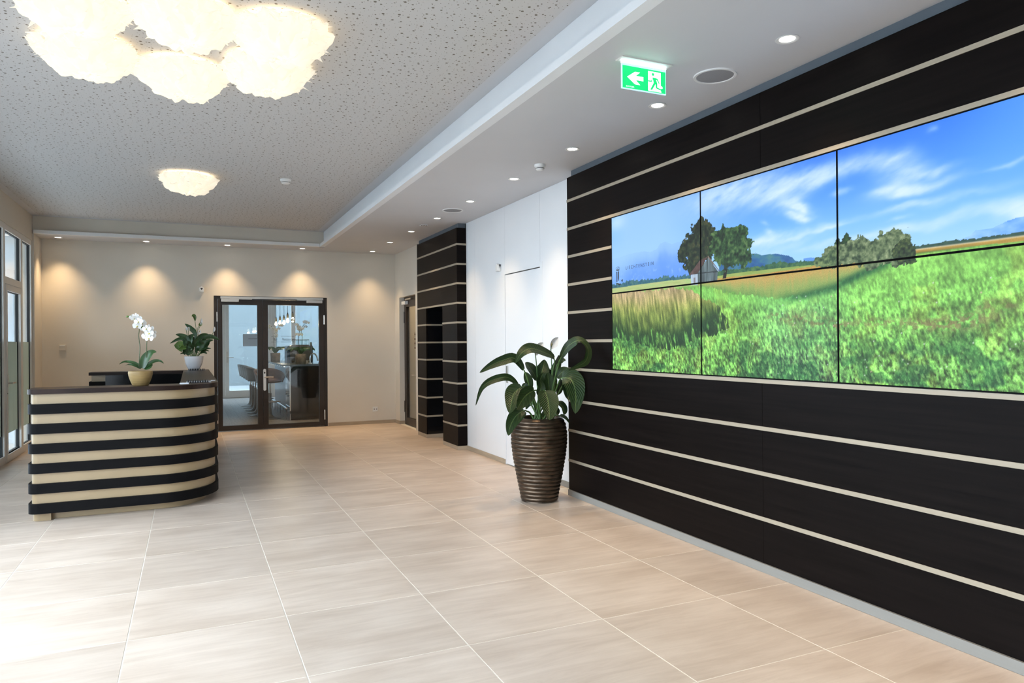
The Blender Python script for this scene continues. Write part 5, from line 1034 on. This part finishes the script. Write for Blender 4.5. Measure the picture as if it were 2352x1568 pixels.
# ---------------------------------------------------------------- bar counter
CX, CY, CH = 1.70, 13.90, 1.055
bc_ = thing('bar_counter', 'glossy black bar counter with a lit overhanging top', 'bar counter', (CX+.7, CY+1.6, 0))
MB().box(CX+.02, 3.4, CY, CY+.6, .02, CH-.035).build('front_panel', 'black_lacquer', bc_)
MB().box(CX+.10, CX+.55, CY+.6, 17.4, .02, CH-.035).build('side_panel', 'machine_blue', bc_)
MB().box(CX+.0, CX+.02, CY, CY+.6, .0, CH-.035).build('corner_edge', 'chrome', bc_)
MB().box(CX-.03, 3.4, CY-.02, CY+.62, CH-.035, CH).box(CX-.12, CX+.58, CY+.62, 17.5, CH-.035, CH).box(CX-.12, CX-.03, CY+.1, CY+.62, CH-.035, CH).build('counter_top', 'bar_top', bc_)
for k in range(8): MB().ball((CX-.05, CY+.35+k*.40, CH-.042), .014, 8, 6).build('led_spot', 'led_point', bc_)
MB().tube([(CX-.04, CY+.15, .22), (CX-.04, 17.3, .22)], .018, 8).build('foot_rail', 'chrome', bc_, smooth=True)
for k in range(7): MB().tube([(CX-.04, CY+.2+k*.5, .005), (CX-.04, CY+.2+k*.5, .21)], .008, 6).build('rail_post', 'chrome', bc_)
# ---------------------------------------------------------------- bar stools
def stool(x, y, rz, seatm, label):
    t = thing('bar_stool', label, 'bar stool', (x, y, 0), rz, 'bar stools along the counter')
    MB().lathe([(.21, .001), (.21, .008), (.17, .018), (.09, .035), (.05, .07), (.034, .13), (.030, .20), (.030, .50)], (0, 0, 0), 28).build('trumpet_base', 'machine_grey', t, smooth=True, local=True)
    MB().lathe([(.020, .50), (.020, .70)], (0, 0, 0), 14).build('gas_column', 'chrome', t, smooth=True, local=True)
    MB().tube([(-.02, 0, .34), (-.15, -.13, .34), (-.22, -.10, .34), (-.25, 0, .34), (-.22, .10, .34), (-.15, .13, .34), (-.02, 0, .34)], .010, 8).build('foot_rest', 'chrome', t, smooth=True, local=True)
    MB().lathe([(.10, .69), (.20, .70), (.225, .73), (.215, .765), (.12, .78), (.001, .78)], (0, 0, 0), 28).build('seat', seatm, t, smooth=True, local=True)
    m = MB(); nu, nv = 22, 6
    for j in range(nv+1):
        s = j/nv
        for k in range(nu+1):
            a = math.radians(-112+224*k/nu); r = .215+.05*s; hh = .27*(1-.55*abs(k/nu*2-1)**2.2); m.v.append((r*math.cos(a), r*math.sin(a), .71+hh*s))
    for j in range(nv):
        for k in range(nu): q = j*(nu+1)+k; m.f.append((q, q+1, q+nu+2, q+nu+1))
    o = m.build('backrest', seatm, t, smooth=True, local=True); sd = o.modifiers.new('thickness', 'SOLIDIFY'); sd.thickness = .03; sd.offset = 1
for i, (y, lab) in enumerate(((14.45, 'brown leather bar stool nearest the glass door'), (15.15, 'grey bucket bar stool, second from the glass door'), (15.75, 'grey bucket bar stool, third from the glass door'), (16.40, 'grey bucket bar stool, fourth from the glass door'), (17.05, 'grey bucket bar stool, fifth from the glass door'), (17.70, 'grey bucket bar stool farthest from the glass door'))):
    stool(1.40 if i == 0 else 1.29, y, PI+(.2 if i else -1.2), 'brown_leather' if i == 0 else 'stool_leather', lab)
# ---------------------------------------------------------------- pendant bulbs
labs = ['leftmost and farthest', 'second from the left', 'middle', 'second from the right', 'rightmost and nearest']
for i, b in enumerate(BULBS):
    k = (1.93-1.44)/(1.86-1.44); x, y, z = b[0]*k, b[1]*k, 1.93
    t = thing('pendant_bulb', 'bare glowing pendant bulb on a black cord over the bar, %s' % labs[i], 'pendant lamp', (x, y, BZC), 0, 'pendant bulbs over the bar')
    MB().lathe([(.0005, -.055), (.018, -.05), (.032, -.03), (.034, -.012), (.026, .012), (.015, .035), (.014, .05)], (x, y, z), 16, cap=False).build('bulb', 'filament', t, smooth=True)
    MB().lathe([(.019, .045), (.021, .06), (.021, .115), (.012, .125)], (x, y, z), 14).build('brass_socket', 'brass', t, smooth=True)
    MB().lathe([(.012, .125), (.010, .155)], (x, y, z), 10).build('cord_grip', 'black_rubber', t)
    MB().tube([(x, y, z+.15), (x, y, BZC)], .004, 6).build('cord', 'black_rubber', t)
    d = bpy.data.lights.new('bulb_light', 'POINT'); d.energy = 5; d.color = SPOT_COL; d.shadow_soft_size = .03; o = bpy.data.objects.new('bulb_light', d); COL.objects.link(o); o.parent = t; o.location = (0, 0, z-BZC-.09)
# ---------------------------------------------------------------- things on the bar
def bar_orchid(x, y, label, sc, seed):
    t = thing('bar_orchid', label, 'potted plant', (x, y, CH), 0, 'orchids on the bar'); rnd = random.Random(seed); z = CH
    MB().lathe([(.001, .001), (.092, .001), (.098, .01), (.104, .19), (.100, .195), (.092, .18), (.001, .17)], (x, y, z), 28, cap=False).build('pot', 'concrete_pot', t, smooth=True)
    for k in range(6):
        a = k*1.05+seed; L = .18+.05*rnd.random(); p = [(x, y, z+.19), (x+.07*math.cos(a), y+.04*math.sin(a), z+.28), (x+L*math.cos(a), y+.08*math.sin(a), z+.30), (x+(L+.06)*math.cos(a), y+.1*math.sin(a), z+.25)]
        leaf_blade(t, p, .075, 'leaf_green', cup=.12, up=(0, -1, .8))
    for q in (-1, 1):
        c = spline([(x+.015*q, y, z+.2), (x+.03*q, y, z+.45), (x+.02*q, y, z+.62), (x-.06*q, y, z+.75), (x-.13*q, y, z+.82)], 5)
        MB().tube(c, .005, 6).build('flower_stem', 'orchid_stem', t, smooth=True)
        for k in range(6): v = c[-2-2*k]; orchid_flower(t, (v.x+rnd.uniform(-.04, .04), v.y-.03, v.z+rnd.uniform(-.04, .04)), .042, seed*10+k+(5 if q > 0 else 0))
bar_orchid(1.70, 16.3, 'white orchid in a stone pot at the left end of the bar', 1, 2); bar_orchid(1.945, 14.2, 'white orchid in a stone pot at the bar corner before the coffee machine', 1, 5)
cm = thing('coffee_machine', 'rounded grey coffee machine with glasses on top on the bar', 'coffee machine', (2.04, 15.2, CH))
def rprism(x0, x1, z0, z1, r, y0, y1):
    P = [(x0, z0), (x1, z0)]+[(x1-r+r*math.cos(math.radians(a)), z1-r+r*math.sin(math.radians(a))) for a in (0, 30, 60, 90)]+[(x0+r+r*math.cos(math.radians(a)), z1-r+r*math.sin(math.radians(a))) for a in (90, 120, 150, 180)]
    return MB().extr([(p[0], y0, p[1]) for p in P], (0, y1-y0, 0))
rprism(1.85, 2.27, CH+.001, CH+.37, .07, 15.02, 15.4).build('body', 'machine_grey', cm); rprism(1.79, 1.85, CH+.001, CH+.35, .04, 15.0, 15.42).build('side_cover', 'machine_blue', cm); rprism(2.27, 2.30, CH+.001, CH+.35, .01, 15.0, 15.42).build('side_cover', 'machine_blue', cm)
MB().box(1.88, 2.24, 14.95, 15.02, CH+.001, CH+.05).build('drip_tray', 'chrome', cm); MB().tube([(1.89, 15.05, CH+.36), (1.89, 15.05, CH+.47), (2.23, 15.05, CH+.47), (2.23, 15.05, CH+.36)], .007, 6).build('gallery_rail', 'chrome', cm)
for k, (x, lb) in enumerate(((1.94, 'leftmost tumbler on the coffee machine'), (2.02, 'second tumbler from the left on the coffee machine'), (2.10, 'third tumbler from the left on the coffee machine'), (2.19, 'rightmost tumbler on the coffee machine'))):
    g = thing('drinking_glass', lb, 'glass', (x, 15.2, CH+.3705), 0, 'glasses on the coffee machine')
    MB().lathe([(.001, .002), (.026, .002), (.034, .10), (.032, .10), (.025, .006)], (x, 15.2, CH+.3705), 18, cap=False).build('tumbler', 'clear_glass', g, smooth=True)
tp = thing('beer_tap', 'chrome beer tap with a curved neck and dark pillar handle', 'beer tap', (2.12, 14.04, CH))
MB().tube(spline([(2.10, 14.04, CH), (2.10, 14.04, CH+.12), (2.13, 14.04, CH+.19), (2.19, 14.04, CH+.19), (2.23, 14.04, CH+.13), (2.245, 14.04, CH+.06)], 6), .014, 10).build('neck', 'chrome', tp, smooth=True)
MB().tube([(2.125, 14.04, CH+.19), (2.118, 14.04, CH+.42)], .019, 10).build('handle', 'machine_grey', tp, smooth=True); MB().tube([(2.12, 14.0, CH+.17), (2.12, 14.0, CH+.07)], .010, 8).build('spout', 'chrome', tp); MB().lathe([(.035, 0.001), (.032, .02), (.018, .03)], (2.10, 14.04, CH), 18).build('foot', 'chrome', tp, smooth=True)
tm = thing('tamper_stand', 'black tamper on a small round stand at the right end of the bar', 'tamper', (2.36, 14.3, CH))
MB().lathe([(.065, .001), (.07, .015), (.03, .035), (.014, .05), (.012, .22), (.03, .225), (.03, .235)], (2.36, 14.3, CH), 20).build('stand', 'black_rubber', tm, smooth=True)
for i, (x, y, lb) in enumerate(((1.95, 13.45, 'recessed bar downlight over the counter corner, just behind the door'), (.9, 13.45, 'recessed bar downlight over the floor, just behind the left door leaf'), (2.6, 15.6, 'recessed bar downlight over the coffee machine'))):
    downlight(x, y, BZC-.001, lb, 'downlights of the bar')
